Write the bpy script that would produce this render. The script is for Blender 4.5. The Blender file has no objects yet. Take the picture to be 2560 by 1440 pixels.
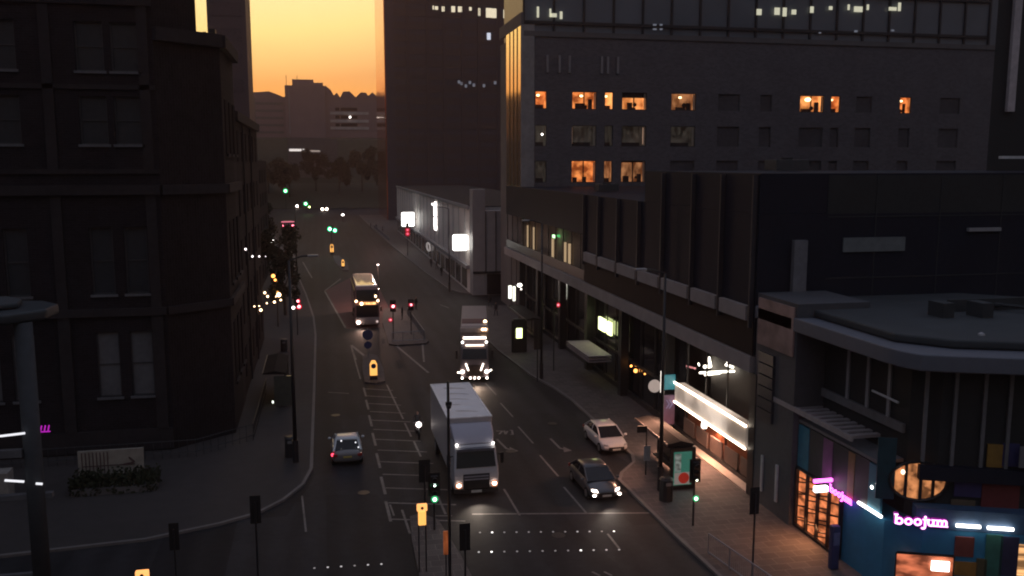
import bpy, math, random
from mathutils import Matrix, Vector
R = math.radians
S = bpy.context.scene
COL = S.collection
random.seed(7)

# ---------------------------------------------------------------- camera
CAM_H = 18.5; FP = 2240.0
PITCH = math.atan(310 / FP); YAW = math.atan(480 / FP * math.cos(PITCH))
cd = bpy.data.cameras.new('camera'); cam = bpy.data.objects.new('camera', cd); COL.objects.link(cam)
cd.sensor_width = 36; cd.lens = 36 * FP / 2560; cd.clip_end = 6000; cd.clip_start = 0.5
cam.location = (0, 0, CAM_H); cam.rotation_euler = (math.pi / 2 - PITCH, 0, -YAW)
S.camera = cam

# ---------------------------------------------------------------- sky, sun, exposure
W = bpy.data.worlds.new('World'); S.world = W; W.use_nodes = True
nt = W.node_tree; N = nt.nodes; L = nt.links
bg = N['Background']; bg.inputs[1].default_value = 0.15
sky = N.new('ShaderNodeTexSky'); sky.sky_type = 'NISHITA'; sky.sun_disc = False
sky.sun_elevation = R(-1.2); sky.sun_rotation = R(-2)
sky.air_density = 1.0; sky.dust_density = 1.0
tc = N.new('ShaderNodeTexCoord'); sep = N.new('ShaderNodeSeparateXYZ'); L.new(tc.outputs['Generated'], sep.inputs[0])
# pale dusk blue overhead
r1 = N.new('ShaderNodeValToRGB'); L.new(sep.outputs['Z'], r1.inputs[0])
e = r1.color_ramp.elements; e[0].position = 0.0; e[0].color = (0.02, 0.02, 0.03, 1); e[1].position = 0.75; e[1].color = (0.62, 0.66, 0.86, 1)
x_ = r1.color_ramp.elements.new(0.3); x_.color = (0.10, 0.105, 0.14, 1)
# pale yellow band over the place where the sun went down
sq = N.new('ShaderNodeVectorMath'); sq.operation = 'MULTIPLY'; sq.inputs[1].default_value = (0.45, 1, 1); L.new(tc.outputs['Generated'], sq.inputs[0])
nm = N.new('ShaderNodeVectorMath'); nm.operation = 'NORMALIZE'; L.new(sq.outputs[0], nm.inputs[0])
dotn = N.new('ShaderNodeVectorMath'); dotn.operation = 'DOT_PRODUCT'; L.new(nm.outputs[0], dotn.inputs[0])
ga = R(15); dotn.inputs[1].default_value = (math.sin(R(-2)) * math.cos(ga), math.cos(R(-2)) * math.cos(ga), math.sin(ga))
r2 = N.new('ShaderNodeValToRGB'); L.new(dotn.outputs['Value'], r2.inputs[0])
e = r2.color_ramp.elements; e[0].position = 0.93; e[0].color = (0, 0, 0, 1); e[1].position = 1.0; e[1].color = (3.4, 2.3, 0.85, 1)
x_ = r2.color_ramp.elements.new(0.984); x_.color = (1.8, 0.56, 0.0, 1)
x_ = r2.color_ramp.elements.new(0.992); x_.color = (2.9, 1.95, 0.36, 1)
a1 = N.new('ShaderNodeVectorMath'); a1.operation = 'ADD'; L.new(sky.outputs[0], a1.inputs[0]); L.new(r1.outputs[0], a1.inputs[1])
a2 = N.new('ShaderNodeVectorMath'); a2.operation = 'ADD'; L.new(a1.outputs[0], a2.inputs[0]); L.new(r2.outputs[0], a2.inputs[1])
L.new(a2.outputs[0], bg.inputs[0])
sd = bpy.data.lights.new('sun', 'SUN'); sun = bpy.data.objects.new('sun', sd); COL.objects.link(sun)
sd.energy = 0.05; sd.angle = R(3); sd.color = (1, 0.5, 0.22)
sun.rotation_euler = (R(89.2), 0, R(180 + 2))
S.view_settings.view_transform = 'Standard'; S.view_settings.look = 'None'
S.view_settings.exposure = 1.2; S.view_settings.gamma = 1
S.render.engine = 'CYCLES'
S.cycles.use_denoising = True; S.cycles.max_bounces = 5; S.cycles.diffuse_bounces = 2; S.cycles.glossy_bounces = 3
S.cycles.transmission_bounces = 3; S.cycles.sample_clamp_indirect = 3; S.cycles.caustics_reflective = False
S.cycles.caustics_refractive = False; S.cycles.filter_width = 2.0; S.cycles.volume_bounces = 0

# ---------------------------------------------------------------- geometry of the view (plan positions measured on the ground)
_ca, _sa, _cp, _sp = math.cos(YAW), math.sin(YAW), math.cos(PITCH), math.sin(PITCH)
_fw = Vector((_sa * _cp, _ca * _cp, -_sp)); _rt = Vector((_ca, -_sa, 0)); _up = Vector((_sa * _sp, _ca * _sp, _cp))
def ray(px, py): return _fw + _rt * ((px - 1280) / FP) + _up * ((720 - py) / FP)
def G(px, py, z=0.0):
    d = ray(px, py); t = (z - CAM_H) / d.z; return Vector((d.x * t, d.y * t, z))
def atY(px, py, Y):
    d = ray(px, py); t = Y / d.y; return Vector((d.x * t, Y, CAM_H + d.z * t))
def atX(px, py, X):
    d = ray(px, py); t = X / d.x; return Vector((X, d.y * t, CAM_H + d.z * t))

# ---------------------------------------------------------------- materials
MATS = {}
def mat(name, col, rough=0.7, metal=0.0, var=0.25, scale=3.0, bump=0.0, spec=0.5, brick=None, coat=0):
    if name in MATS: return MATS[name]
    m = bpy.data.materials.new(name); m.use_nodes = True; MATS[name] = m
    t = m.node_tree; n = t.nodes; l = t.links; b = n['Principled BSDF']
    b.inputs['Roughness'].default_value = rough; b.inputs['Metallic'].default_value = metal
    b.inputs['Specular IOR Level'].default_value = spec; b.inputs['Coat Weight'].default_value = coat
    co = n.new('ShaderNodeTexCoord')
    nz = n.new('ShaderNodeTexNoise'); nz.inputs['Scale'].default_value = scale; nz.inputs['Detail'].default_value = 5
    l.new(co.outputs['Object'], nz.inputs['Vector'])
    nz2 = n.new('ShaderNodeTexNoise'); nz2.inputs['Scale'].default_value = scale * 0.13; nz2.inputs['Detail'].default_value = 3
    l.new(co.outputs['Object'], nz2.inputs['Vector'])
    ad = n.new('ShaderNodeMath'); ad.operation = 'ADD'; l.new(nz.outputs['Fac'], ad.inputs[0]); l.new(nz2.outputs['Fac'], ad.inputs[1])
    mr = n.new('ShaderNodeMapRange'); mr.inputs[1].default_value = 0.6; mr.inputs[2].default_value = 1.4
    mr.inputs[3].default_value = 1 - var; mr.inputs[4].default_value = 1 + var
    l.new(ad.outputs[0], mr.inputs[0])
    sc = n.new('ShaderNodeVectorMath'); sc.operation = 'SCALE'; l.new(mr.outputs[0], sc.inputs['Scale'])
    if brick:
        bt = n.new('ShaderNodeTexBrick'); bt.inputs['Scale'].default_value = 1.0
        bt.inputs['Color1'].default_value = (*col, 1); bt.inputs['Color2'].default_value = (*[c * 0.72 for c in col], 1)
        bt.inputs['Mortar'].default_value = (*[min(1, c * 1.5) for c in col], 1)
        bt.inputs['Brick Width'].default_value = brick[0]; bt.inputs['Row Height'].default_value = brick[1]; bt.inputs['Mortar Size'].default_value = brick[2]
        mp = n.new('ShaderNodeMapping'); mp.inputs['Rotation'].default_value = (R(90), 0, R(90)) if brick[3] == 'x' else (R(90), 0, 0)
        l.new(co.outputs['Object'], mp.inputs[0]); l.new(mp.outputs[0], bt.inputs['Vector'])
        l.new(bt.outputs['Color'], sc.inputs[0])
    else:
        sc.inputs[0].default_value = col
    l.new(sc.outputs[0], b.inputs['Base Color'])
    if bump:
        bp = n.new('ShaderNodeBump'); bp.inputs['Strength'].default_value = bump; bp.inputs['Distance'].default_value = 0.05
        l.new(nz.outputs['Fac'], bp.inputs['Height']); l.new(bp.outputs[0], b.inputs['Normal'])
    return m
def em(name, col, st, pattern=None, scale=1.0):
    if name in MATS: return MATS[name]
    m = bpy.data.materials.new(name); m.use_nodes = True; MATS[name] = m
    t = m.node_tree; n = t.nodes; l = t.links; b = n['Principled BSDF']
    b.inputs['Base Color'].default_value = (*[min(1, c * 0.5) for c in col], 1); b.inputs['Roughness'].default_value = 0.5
    b.inputs['Emission Strength'].default_value = st * 1.17
    if pattern:
        co = n.new('ShaderNodeTexCoord'); nz = n.new('ShaderNodeTexNoise'); nz.inputs['Scale'].default_value = scale; nz.inputs['Detail'].default_value = 2
        mp = n.new('ShaderNodeMapping'); mp.inputs['Scale'].default_value = pattern; l.new(co.outputs['Object'], mp.inputs[0]); l.new(mp.outputs[0], nz.inputs['Vector'])
        r = n.new('ShaderNodeValToRGB'); l.new(nz.outputs['Fac'], r.inputs[0])
        r.color_ramp.elements[0].position = 0.38; r.color_ramp.elements[0].color = (*[c * 0.12 for c in col], 1)
        r.color_ramp.elements[1].position = 0.66; r.color_ramp.elements[1].color = (*col, 1)
        l.new(r.outputs[0], b.inputs['Emission Color'])
    else:
        b.inputs['Emission Color'].default_value = (*col, 1)
    return m

asphalt = mat('asphalt', (0.023, 0.0225, 0.025), 0.7, var=0.25, scale=2.2, bump=0.25, spec=0.2)
ground_m = mat('ground_asphalt', (0.026, 0.024, 0.024), 0.85, var=0.2, scale=1.5)
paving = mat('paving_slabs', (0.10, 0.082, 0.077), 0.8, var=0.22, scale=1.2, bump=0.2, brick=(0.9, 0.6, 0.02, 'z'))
for nd in paving.node_tree.nodes:
    if nd.type == 'MAPPING': nd.inputs['Rotation'].default_value = (0, 0, 0)
kerb_m = mat('kerb_stone', (0.15, 0.135, 0.13), 0.7, var=0.2, scale=4)
redsurf = mat('red_surfacing', (0.11, 0.045, 0.042), 0.8, var=0.2, scale=2)
paint = mat('road_paint', (0.5, 0.48, 0.46), 0.6, var=0.45, scale=5)
paint_worn = mat('worn_road_paint', (0.15, 0.14, 0.135), 0.6, var=0.5, scale=5)
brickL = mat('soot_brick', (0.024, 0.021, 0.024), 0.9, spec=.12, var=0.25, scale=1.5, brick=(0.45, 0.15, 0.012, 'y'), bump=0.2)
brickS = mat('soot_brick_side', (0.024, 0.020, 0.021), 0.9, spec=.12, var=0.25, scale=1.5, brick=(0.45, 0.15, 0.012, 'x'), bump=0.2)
stone = mat('sandstone_trim', (0.034, 0.03, 0.032), 0.8, var=0.25, scale=2.5, spec=.15)
slate = mat('slate_roof', (0.09, 0.09, 0.10), 0.6, var=0.2, scale=2)
concrete = mat('concrete', (0.30, 0.27, 0.27), 0.8, var=0.2, scale=1.0)
concrete_dk = mat('dark_concrete', (0.13, 0.12, 0.12), 0.8, var=0.2, scale=1.0)
brown_cl = mat('brown_spandrel', (0.03, 0.021, 0.02), 0.7, var=0.2, scale=1.0, spec=.12)
white_cl = mat('white_cladding', (0.75, 0.7, 0.67), 0.5, var=0.12, scale=0.8)
grey_cl = mat('grey_cladding', (0.27, 0.27, 0.29), 0.5, var=0.15, scale=0.8)
dark_metal = mat('dark_painted_metal', (0.03, 0.03, 0.033), 0.45, 0.3, var=0.15)
black = mat('black_plastic', (0.012, 0.012, 0.013), 0.5, var=0.1)
grey_metal = mat('galvanised_metal', (0.32, 0.32, 0.34), 0.45, 0.6, var=0.15)
glass = mat('dark_glass', (0.012, 0.014, 0.018), 0.1, var=0.05, spec=0.4)
glass_dull = mat('dull_window_glass', (0.022, 0.022, 0.027), 0.4, var=0.1, spec=0.3)
side_pane = mat('side_pane', (0.016, 0.015, 0.018), 0.85, var=0.1, spec=0.04)
glass_gr = mat('sky_reflecting_glass', (0.06, 0.06, 0.065), 0.12, 0.0, var=0.05, spec=0.5, coat=1)
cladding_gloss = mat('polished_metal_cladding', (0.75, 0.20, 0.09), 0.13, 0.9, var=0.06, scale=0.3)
tyre_m = mat('tyre_rubber', (0.015, 0.015, 0.015), 0.9, var=0.1)
rim_m = mat('wheel_rim', (0.35, 0.35, 0.36), 0.35, 0.8, var=0.05)
foliage = mat('dark_foliage', (0.03, 0.033, 0.02), 0.9, spec=.1, var=0.35, scale=2)
bark = mat('bark', (0.08, 0.06, 0.045), 0.9, var=0.3)
grass_m = mat('rough_grass', (0.05, 0.05, 0.03), 0.95, var=0.3, scale=0.5)
teal_m = mat('teal_render', (0.03, 0.18, 0.33), 0.6, var=0.15)
roof_grey = mat('grey_roof_membrane', (0.035, 0.042, 0.048), 0.7, var=0.25, scale=0.8)
rim_grey = mat('grey_roof_rim', (0.115, 0.125, 0.155), 0.6, 0.0, var=0.1)

WARM = em('warm_lamp', (1.0, 0.66, 0.36), 3.5); WHITE = em('white_lamp', (1.0, 0.93, 0.84), 3.2)
HEAD = em('headlamp_light', (1.0, 0.82, 0.70), 4.5); AMBER = em('amber_lamp', (1.0, 0.36, 0.08), 1.6)
AMBERB = em('amber_bollard_light', (1.0, 0.46, 0.11), 0.5)
REDL = em('red_signal_light', (1.0, 0.10, 0.14), 9); REDT = em('red_tail_light', (1.0, 0.05, 0.10), 1.5); GREENL = em('green_signal_light', (0.12, 1.0, 0.5), 9)
REDHOT = em('red_signal_core', (1.0, 0.22, 0.26), 4.5)
YEL = em('yellow_green_screen', (0.80, 0.90, 0.38), 1.3); PANEL = em('white_backlit_panel', (1.0, 0.97, 0.90), 1.6)
PINK = em('magenta_neon', (1.0, 0.13, 0.88), 1.6); PINKC = em('pale_pink_neon', (1.0, 0.42, 0.95), 1.5); PINKD = em('purple_reflection', (0.5, 0.02, 0.5), 0.35)
ROOM = em('warm_lit_room', (1.0, 0.34, 0.09), 0.33, (1, 1, 1.4), 0.9)
ROOMB = em('bright_warm_room', (1.0, 0.42, 0.13), 0.45, (1, 1, 1), 0.6)
ROOMD = em('dim_warm_room', (0.8, 0.36, 0.15), 0.16, (2, 2, 1), 0.8)
ROOMDK = em('barely_lit_room', (0.35, 0.3, 0.25), 0.03, (2, 2, 1), 1.2)
SHOP = em('shop_interior', (1.0, 0.36, 0.12), 0.55, (1.5, 1.5, 3), 1.3)

# ---------------------------------------------------------------- mesh builder
def frame(o, ang):
    """u along the wall, d into the building, z up; ang = direction of u in degrees"""
    return Matrix.Translation(Vector(o)) @ Matrix.Rotation(R(ang), 4, 'Z')
class MB:
    def __init__(s, M=None): s.v = []; s.f = []; s.M = M
    def add(s, vs, fs):
        k = len(s.v)
        for p in vs:
            p = Vector(p); s.v.append(s.M @ p if s.M else p)
        s.f += [tuple(i + k for i in f) for f in fs]; return s
    def box(s, x0, x1, y0, y1, z0, z1):
        return s.add([(x0, y0, z0), (x1, y0, z0), (x1, y1, z0), (x0, y1, z0), (x0, y0, z1), (x1, y0, z1), (x1, y1, z1), (x0, y1, z1)],
                     [(3, 2, 1, 0), (4, 5, 6, 7), (0, 1, 5, 4), (1, 2, 6, 5), (2, 3, 7, 6), (3, 0, 4, 7)])
    def prism(s, pts, z0, z1):
        n = len(pts)
        return s.add([(x, y, z0) for x, y in pts] + [(x, y, z1) for x, y in pts],
                     [tuple(range(n))[::-1], tuple(range(n, 2 * n))] + [(i, (i + 1) % n, n + (i + 1) % n, n + i) for i in range(n)])
    def loft(s, rings, caps=True):
        n = len(rings[0]); vs = [p for r in rings for p in r]; fs = []
        for j in range(len(rings) - 1):
            for i in range(n):
                a = j * n + i; b = j * n + (i + 1) % n; fs.append((a, b, b + n, a + n))
        if caps: fs += [tuple(range(n))[::-1], tuple(range((len(rings) - 1) * n, len(rings) * n))]
        return s.add(vs, fs)
    def tube(s, p0, p1, r0, r1=None, n=8):
        r1 = r0 if r1 is None else r1; p0 = Vector(p0); p1 = Vector(p1); d = (p1 - p0).normalized()
        a = d.orthogonal().normalized(); b = d.cross(a)
        return s.loft([[p + (a * math.cos(t) + b * math.sin(t)) * r for t in [2 * math.pi * i / n for i in range(n)]] for p, r in ((p0, r0), (p1, r1))])
    def ball(s, c, r, n=8, sz=1.0):
        c = Vector(c); m = n // 2 + 1
        rings = [[c + Vector((math.cos(2 * math.pi * i / n) * math.sin(t) * r, math.sin(2 * math.pi * i / n) * math.sin(t) * r, -math.cos(t) * r * sz)) for i in range(n)] for t in [math.pi * (k + 0.15) / (m + 0.3 - 1 + 0) for k in range(m)]]
        return s.loft(rings)
    def quad(s, a, b, c, d): return s.add([a, b, c, d], [(0, 1, 2, 3)])
    def facade(s, w, h, ops, depth=0.3):
        """front skin of a wall at d=0 with recessed openings (u0,u1,z0,z1)"""
        us = sorted(set([0, w] + [o[0] for o in ops] + [o[1] for o in ops])); zs = sorted(set([0, h] + [o[2] for o in ops] + [o[3] for o in ops]))
        for i in range(len(us) - 1):
            for j in range(len(zs) - 1):
                cu = (us[i] + us[i + 1]) / 2; cz = (zs[j] + zs[j + 1]) / 2
                if any(o[0] < cu < o[1] and o[2] < cz < o[3] for o in ops): continue
                s.quad((us[i], 0, zs[j]), (us[i + 1], 0, zs[j]), (us[i + 1], 0, zs[j + 1]), (us[i], 0, zs[j + 1]))
        for a, b, c, d in ops:
            s.quad((a, 0, c), (a, 0, d), (a, depth, d), (a, depth, c)); s.quad((b, 0, c), (b, depth, c), (b, depth, d), (b, 0, d))
            s.quad((a, 0, c), (a, depth, c), (b, depth, c), (b, 0, c)); s.quad((a, 0, d), (b, 0, d), (b, depth, d), (a, depth, d))
        return s
    def build(s, name, m, parent=None, smooth=False, bevel=0, sub=0):
        me = bpy.data.meshes.new(name)
        vs = s.v
        if parent is not None:
            inv = root_matrix(parent).inverted(); vs = [inv @ p for p in vs]
        me.from_pydata([tuple(p) for p in vs], [], s.f); me.materials.append(m)
        o = bpy.data.objects.new(name, me); COL.objects.link(o)
        if parent is not None: o.parent = parent
        if smooth or bevel or sub:
            for p in me.polygons: p.use_smooth = True
        if bevel:
            b = o.modifiers.new('bevel', 'BEVEL'); b.width = bevel; b.segments = 2; b.limit_method = 'ANGLE'; b.angle_limit = R(35)
            w = o.modifiers.new('wn', 'WEIGHTED_NORMAL')
        if sub:
            b = o.modifiers.new('sub', 'SUBSURF'); b.levels = sub; b.render_levels = sub
        return o
def root_matrix(o):
    m = Matrix.Identity(4)
    while o is not None:
        m = Matrix.Translation(o.location) @ o.rotation_euler.to_matrix().to_4x4() @ m; o = o.parent
    return m
def tag(o, label=None, cat=None, group=None, kind=None):
    if label: o['label'] = label
    if cat: o['category'] = cat
    if group: o['group'] = group
    if kind: o['kind'] = kind
    return o
def thing(name, label, cat, loc=(0, 0, 0), rz=0, group=None):
    o = bpy.data.objects.new(name, None); COL.objects.link(o); o.location = loc; o.rotation_euler = (0, 0, R(rz)); o.empty_display_size = 0.3
    return tag(o, label, cat, group)
def dup(root, loc, rz=None, label=None, group=None):
    kids = {}
    for o in bpy.data.objects:
        if o.parent: kids.setdefault(o.parent.name, []).append(o)
    def cp(o, par):
        c = o.copy(); COL.objects.link(c); c.parent = par
        for k in kids.get(o.name, []): cp(k, c)
        return c
    r = cp(root, None); r.location = loc
    if rz is not None: r.rotation_euler = (0, 0, R(rz))
    if label: r['label'] = label
    if group: r['group'] = group
    return r
def struct(name, mb, m): return tag(mb.build(name, m), kind='structure')
def text(s, size, ext, name, m, parent, M, bold=0.0, align='CENTER'):
    c = bpy.data.curves.new('t', 'FONT'); c.body = s; c.size = size; c.extrude = ext; c.align_x = align; c.offset = bold
    t = bpy.data.objects.new('t', c); COL.objects.link(t)
    me = bpy.data.meshes.new_from_object(t.evaluated_get(bpy.context.evaluated_depsgraph_get()))
    bpy.data.objects.remove(t); me.materials.clear(); me.materials.append(m)
    inv = root_matrix(parent).inverted() if parent else Matrix.Identity(4)
    me.transform(inv @ M)
    o = bpy.data.objects.new(name, me); COL.objects.link(o); o.parent = parent; return o
UPRIGHT = Matrix.Rotation(R(90), 4, 'X')

def lamp(name, kind, loc, energy, col, parent=None, size=0.3, rot=(0, 0, 0), spot=None):
    d = bpy.data.lights.new(name, kind); d.energy = energy; d.color = col
    if kind == 'AREA': d.shape = 'RECTANGLE'; d.size = size[0]; d.size_y = size[1]
    else: d.shadow_soft_size = size
    if spot: d.spot_size = R(spot); d.spot_blend = 0.6
    o = bpy.data.objects.new(name, d); COL.objects.link(o); o.location = loc; o.rotation_euler = rot
    if parent: o.parent = parent
    return o

# ================================================================ SETTING
struct('ground', MB().add([(-1500, -300, 0), (1500, -300, 0), (1500, 3000, 0), (-1500, 3000, 0)], [(0, 1, 2, 3)]), ground_m)
struct('road', MB().add([(-45, 15, .006), (28, 15, .006), (28, 116, .006), (24, 430, .006), (-48, 430, .006), (-14, 200, .006), (-7, 120, .006), (-7, 52, .006), (-45, 46, .006)], [tuple(range(9))]), asphalt)
t_ = asphalt.node_tree; n_ = t_.nodes; b_ = n_['Principled BSDF']; old = b_.inputs['Base Color'].links[0].from_socket
co_ = n_.new('ShaderNodeTexCoord'); mp_ = n_.new('ShaderNodeMapping'); mp_.inputs['Scale'].default_value = (0.30, 0.055, 1); t_.links.new(co_.outputs['Object'], mp_.inputs[0])
vo = n_.new('ShaderNodeTexVoronoi'); vo.distance = 'CHEBYCHEV'; vo.inputs['Scale'].default_value = 1; t_.links.new(mp_.outputs[0], vo.inputs['Vector'])
sp_ = n_.new('ShaderNodeSeparateColor'); t_.links.new(vo.outputs['Color'], sp_.inputs[0])
mr_ = n_.new('ShaderNodeMapRange'); mr_.inputs[3].default_value = .72; mr_.inputs[4].default_value = 1.3; t_.links.new(sp_.outputs[0], mr_.inputs[0])
wv = n_.new('ShaderNodeTexWave'); wv.bands_direction = 'X'; wv.inputs['Scale'].default_value = .18; wv.inputs['Distortion'].default_value = 1.5; wv.inputs['Detail'].default_value = 2; t_.links.new(co_.outputs['Object'], wv.inputs['Vector'])
mw = n_.new('ShaderNodeMapRange'); mw.inputs[3].default_value = .85; mw.inputs[4].default_value = 1.15; t_.links.new(wv.outputs['Fac'], mw.inputs[0])
mm = n_.new('ShaderNodeMath'); mm.operation = 'MULTIPLY'; t_.links.new(mr_.outputs[0], mm.inputs[0]); t_.links.new(mw.outputs[0], mm.inputs[1])
sv = n_.new('ShaderNodeVectorMath'); sv.operation = 'SCALE'; t_.links.new(old, sv.inputs[0]); t_.links.new(mm.outputs[0], sv.inputs['Scale']); t_.links.new(sv.outputs[0], b_.inputs['Base Color'])
# pavements
RK = [(17.6, 20), (17.2, 36), (17.0, 40), (16.8, 48.2), (17.3, 49.3), (18.7, 51.0), (19.1, 52.4), (19.0, 66), (18.6, 70.5), (17.8, 75), (17.0, 86), (16.9, 95), (17.4, 104), (18.4, 110), (20.5, 114)]
RK2 = [(24, 124), (19.6, 127), (18.4, 131), (17.3, 152), (15.9, 195), (14.5, 260), (13.6, 330)]
LK = [(-45, 43.5), (-20, 44.2), (-9, 45.2), (-5.6, 46.5), (-3.9, 47.5), (-2.6, 49.2), (-1.6, 51.4), (-1.15, 54), (-1.1, 74), (-1.1, 98), (-1.4, 110), (-2.6, 130), (-5.2, 165), (-9.5, 210), (-18, 300), (-28, 380)]
def offs(line, d):
    out = []
    for i, p in enumerate(line):
        a = Vector(line[max(0, i - 1)]); b = Vector(line[min(len(line) - 1, i + 1)]); t = (b - a).normalized(); n = Vector((-t.y, t.x)); out.append((p[0] + n.x * d, p[1] + n.y * d))
    return out
def strip(line, w, side, z0, z1):
    o = offs(line, w * side); m = MB()
    for i in range(len(line) - 1):
        q = [line[i], line[i + 1], o[i + 1], o[i]]
        if side < 0: q = q[::-1]
        m.prism(q, z0, z1)
    return m
struct('right_pavement', MB().prism([(x, y) for x, y in RK] + [(45, 114), (45, 20)], 0.0, 0.12), paving)
struct('far_right_pavement', MB().prism([(x, y) for x, y in RK2] + [(60, 330), (60, 124)], 0.0, 0.12), paving)
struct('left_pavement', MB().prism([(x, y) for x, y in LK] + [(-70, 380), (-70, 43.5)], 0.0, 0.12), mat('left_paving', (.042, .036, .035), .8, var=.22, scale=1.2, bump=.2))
struct('right_kerb', strip(RK, 0.2, 1, 0.0, 0.135), kerb_m)
struct('far_right_kerb', strip(RK2, 0.2, 1, 0.0, 0.135), kerb_m)
struct('left_kerb', strip(LK, 0.2, -1, 0.0, 0.135), kerb_m)
struct('bus_lane', MB().add([(0.3, 134, .012), (2.4, 101.7, .012), (8.2, 101.5, .012), (8.2, 134, .012), (4.9, 150, .012)], [(0, 1, 2, 3, 4)]), redsurf)
# refuge islands (kerbed)
isl = MB().prism([(3.2, 75.4), (4.0, 74.9), (4.9, 75.4), (5.1, 80), (4.9, 86), (4.2, 87), (3.5, 86), (3.2, 80)], 0, .14)
struct('bollard_island', isl, paving)
struct('crossing_island', MB().prism([(6.4, 91.5), (7.2, 90.6), (10.2, 91.0), (10.6, 92), (10.0, 112), (8.8, 116), (7.4, 114), (6.6, 104)], 0, .14), paving)
struct('near_island', MB().prism([(4.1, 45.2), (4.7, 45.5), (5.5, 44.5), (6.0, 40), (6.4, 34), (6.6, 20), (3.9, 20), (3.8, 34), (3.9, 42)], 0, .14), paving)
struct('far_island', MB().prism([(2.0, 184), (3.2, 184), (4.6, 170), (4.4, 158), (3.4, 158), (2.2, 172)], 0, .14), paving)

# road markings
mk = MB()
def mline(p, q, w=0.12, z=.016):
    p = Vector((p[0], p[1], 0)); q = Vector((q[0], q[1], 0)); t = (q - p).normalized(); n = Vector((-t.y, t.x, 0)) * w / 2; k = Vector((0, 0, z))
    mk.quad(p - n + k, q - n + k, q + n + k, p + n + k)
def pl(a, b, w=0.12): mline(G(*a), G(*b), w)
for y in (44, 49.8, 56.3, 62.8, 69.3, 75.8): mline((13.4, y), (13.25, y + 4), .12)
for y in (44.4, ): mline((9.85, y), (9.8, y + 4), .12)
for y in (58.5, 64.5, 71): mline((9.6, y), (9.5, y + 3), .1)
for y in (45, 49, 53.5, 58, 62.5, 67, 71): mline((3.08, y), (3.03, y + 2.9), .16)
mline((2.9, 77), (2.6, 90), .12)
for i in range(13):
    y = 45.2 + i * 2.35; xr = 6.9 - (y - 45) * 0.055
    mline((3.15, y + 0.1), (xr, y - 0.95), .15)
for a, b in (((967, 962), (1008, 1048)), ((1012, 1058), (1028, 1092)), ((1034, 1102), (1052, 1142)), ((1060, 1160), (1075, 1200))): pl(a, b, .13)
pl((878, 863), (921, 898), .28); pl((921, 899), (935, 900), .28); pl((878, 866), (890, 900), .15)
pl((985, 860), (1071, 932), .22); pl((1056, 858), (1060, 905), .18)
pl((812, 728), (864, 820), .22); pl((812, 727), (852, 697), .18)
pl((757, 655), (780, 695), .2); pl((703, 588), (735, 640), .22); pl((735, 640), (738, 668), .15)
mline((7.4, 45.1), (16.7, 43.3), .16)
pl((1090, 1232), (1114, 1286), .13); pl((975, 1262), (985, 1290), .1); pl((1005, 1275), (1025, 1335), .12)
pl((1085, 1290), (1130, 1290), .12)
pl((1519, 1335), (1548, 1372), .12); pl((1480, 1430), (1500, 1440), .12)
pl((820, 981), (872, 984), .15); pl((1510, 1430), (1530, 1440), .12)
pl((1100, 762), (1122, 770), .15); pl((985, 612), (1010, 640), .15)
pl((755, 1240), (765, 1330), .1)
struct('lane_markings', mk, paint_worn)
mk = MB()
for (x, y) in ((1242, 1098), (1376, 1097)):
    pl((x, y), (x + 24, y + 24), .16); pl((x + 24, y + 24), (x + 38, y + 27), .2)
    a, b, c = G(x + 32, y + 20), G(x + 54, y + 30), G(x + 34, y + 34)
    mk.add([(a.x, a.y, .016), (b.x, b.y, .016), (c.x, c.y, .016)], [(0, 1, 2)])
pl((1240, 1078), (1256, 1078), .14); pl((1256, 1078), (1248, 1086), .14); pl((1260, 1077), (1264, 1086), .14); pl((1264, 1086), (1269, 1078), .14); pl((1274, 1076), (1280, 1076), .14); pl((1280, 1076), (1282, 1087), .14); pl((1276, 1086), (1284, 1087), .14)
struct('lane_arrows', mk, paint_worn)

for i, (x, y, lab) in enumerate(((1.9, 49.5, 'round manhole cover in the left lane behind the pale car'), (11.6, 55.0, 'round manhole cover in the lane beside the white truck'), (15.8, 60.5, 'round manhole cover near the lay-by kerb'), (0.6, 66.0, 'round manhole cover up the left lane beyond the pale car'), (11.2, 41.5, 'round manhole cover just past the stop line'))):
    tag(MB().tube((x, y, .0), (x, y, .018), .34, n=20).build('manhole_cover', mat('cast_iron', (.05, .045, .042), .5, .6, var=.4, scale=20)), lab, 'manhole cover', 'manhole covers in the road')
# hill behind the far end of the street
struct('hill', MB().loft([[(-400, y, -1), (-400, y, z), (400, y, z), (400, y, -1)] for y, z in ((385, 0.2), (415, 10), (440, 30), (470, 33), (900, 40))]), grass_m)

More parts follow.
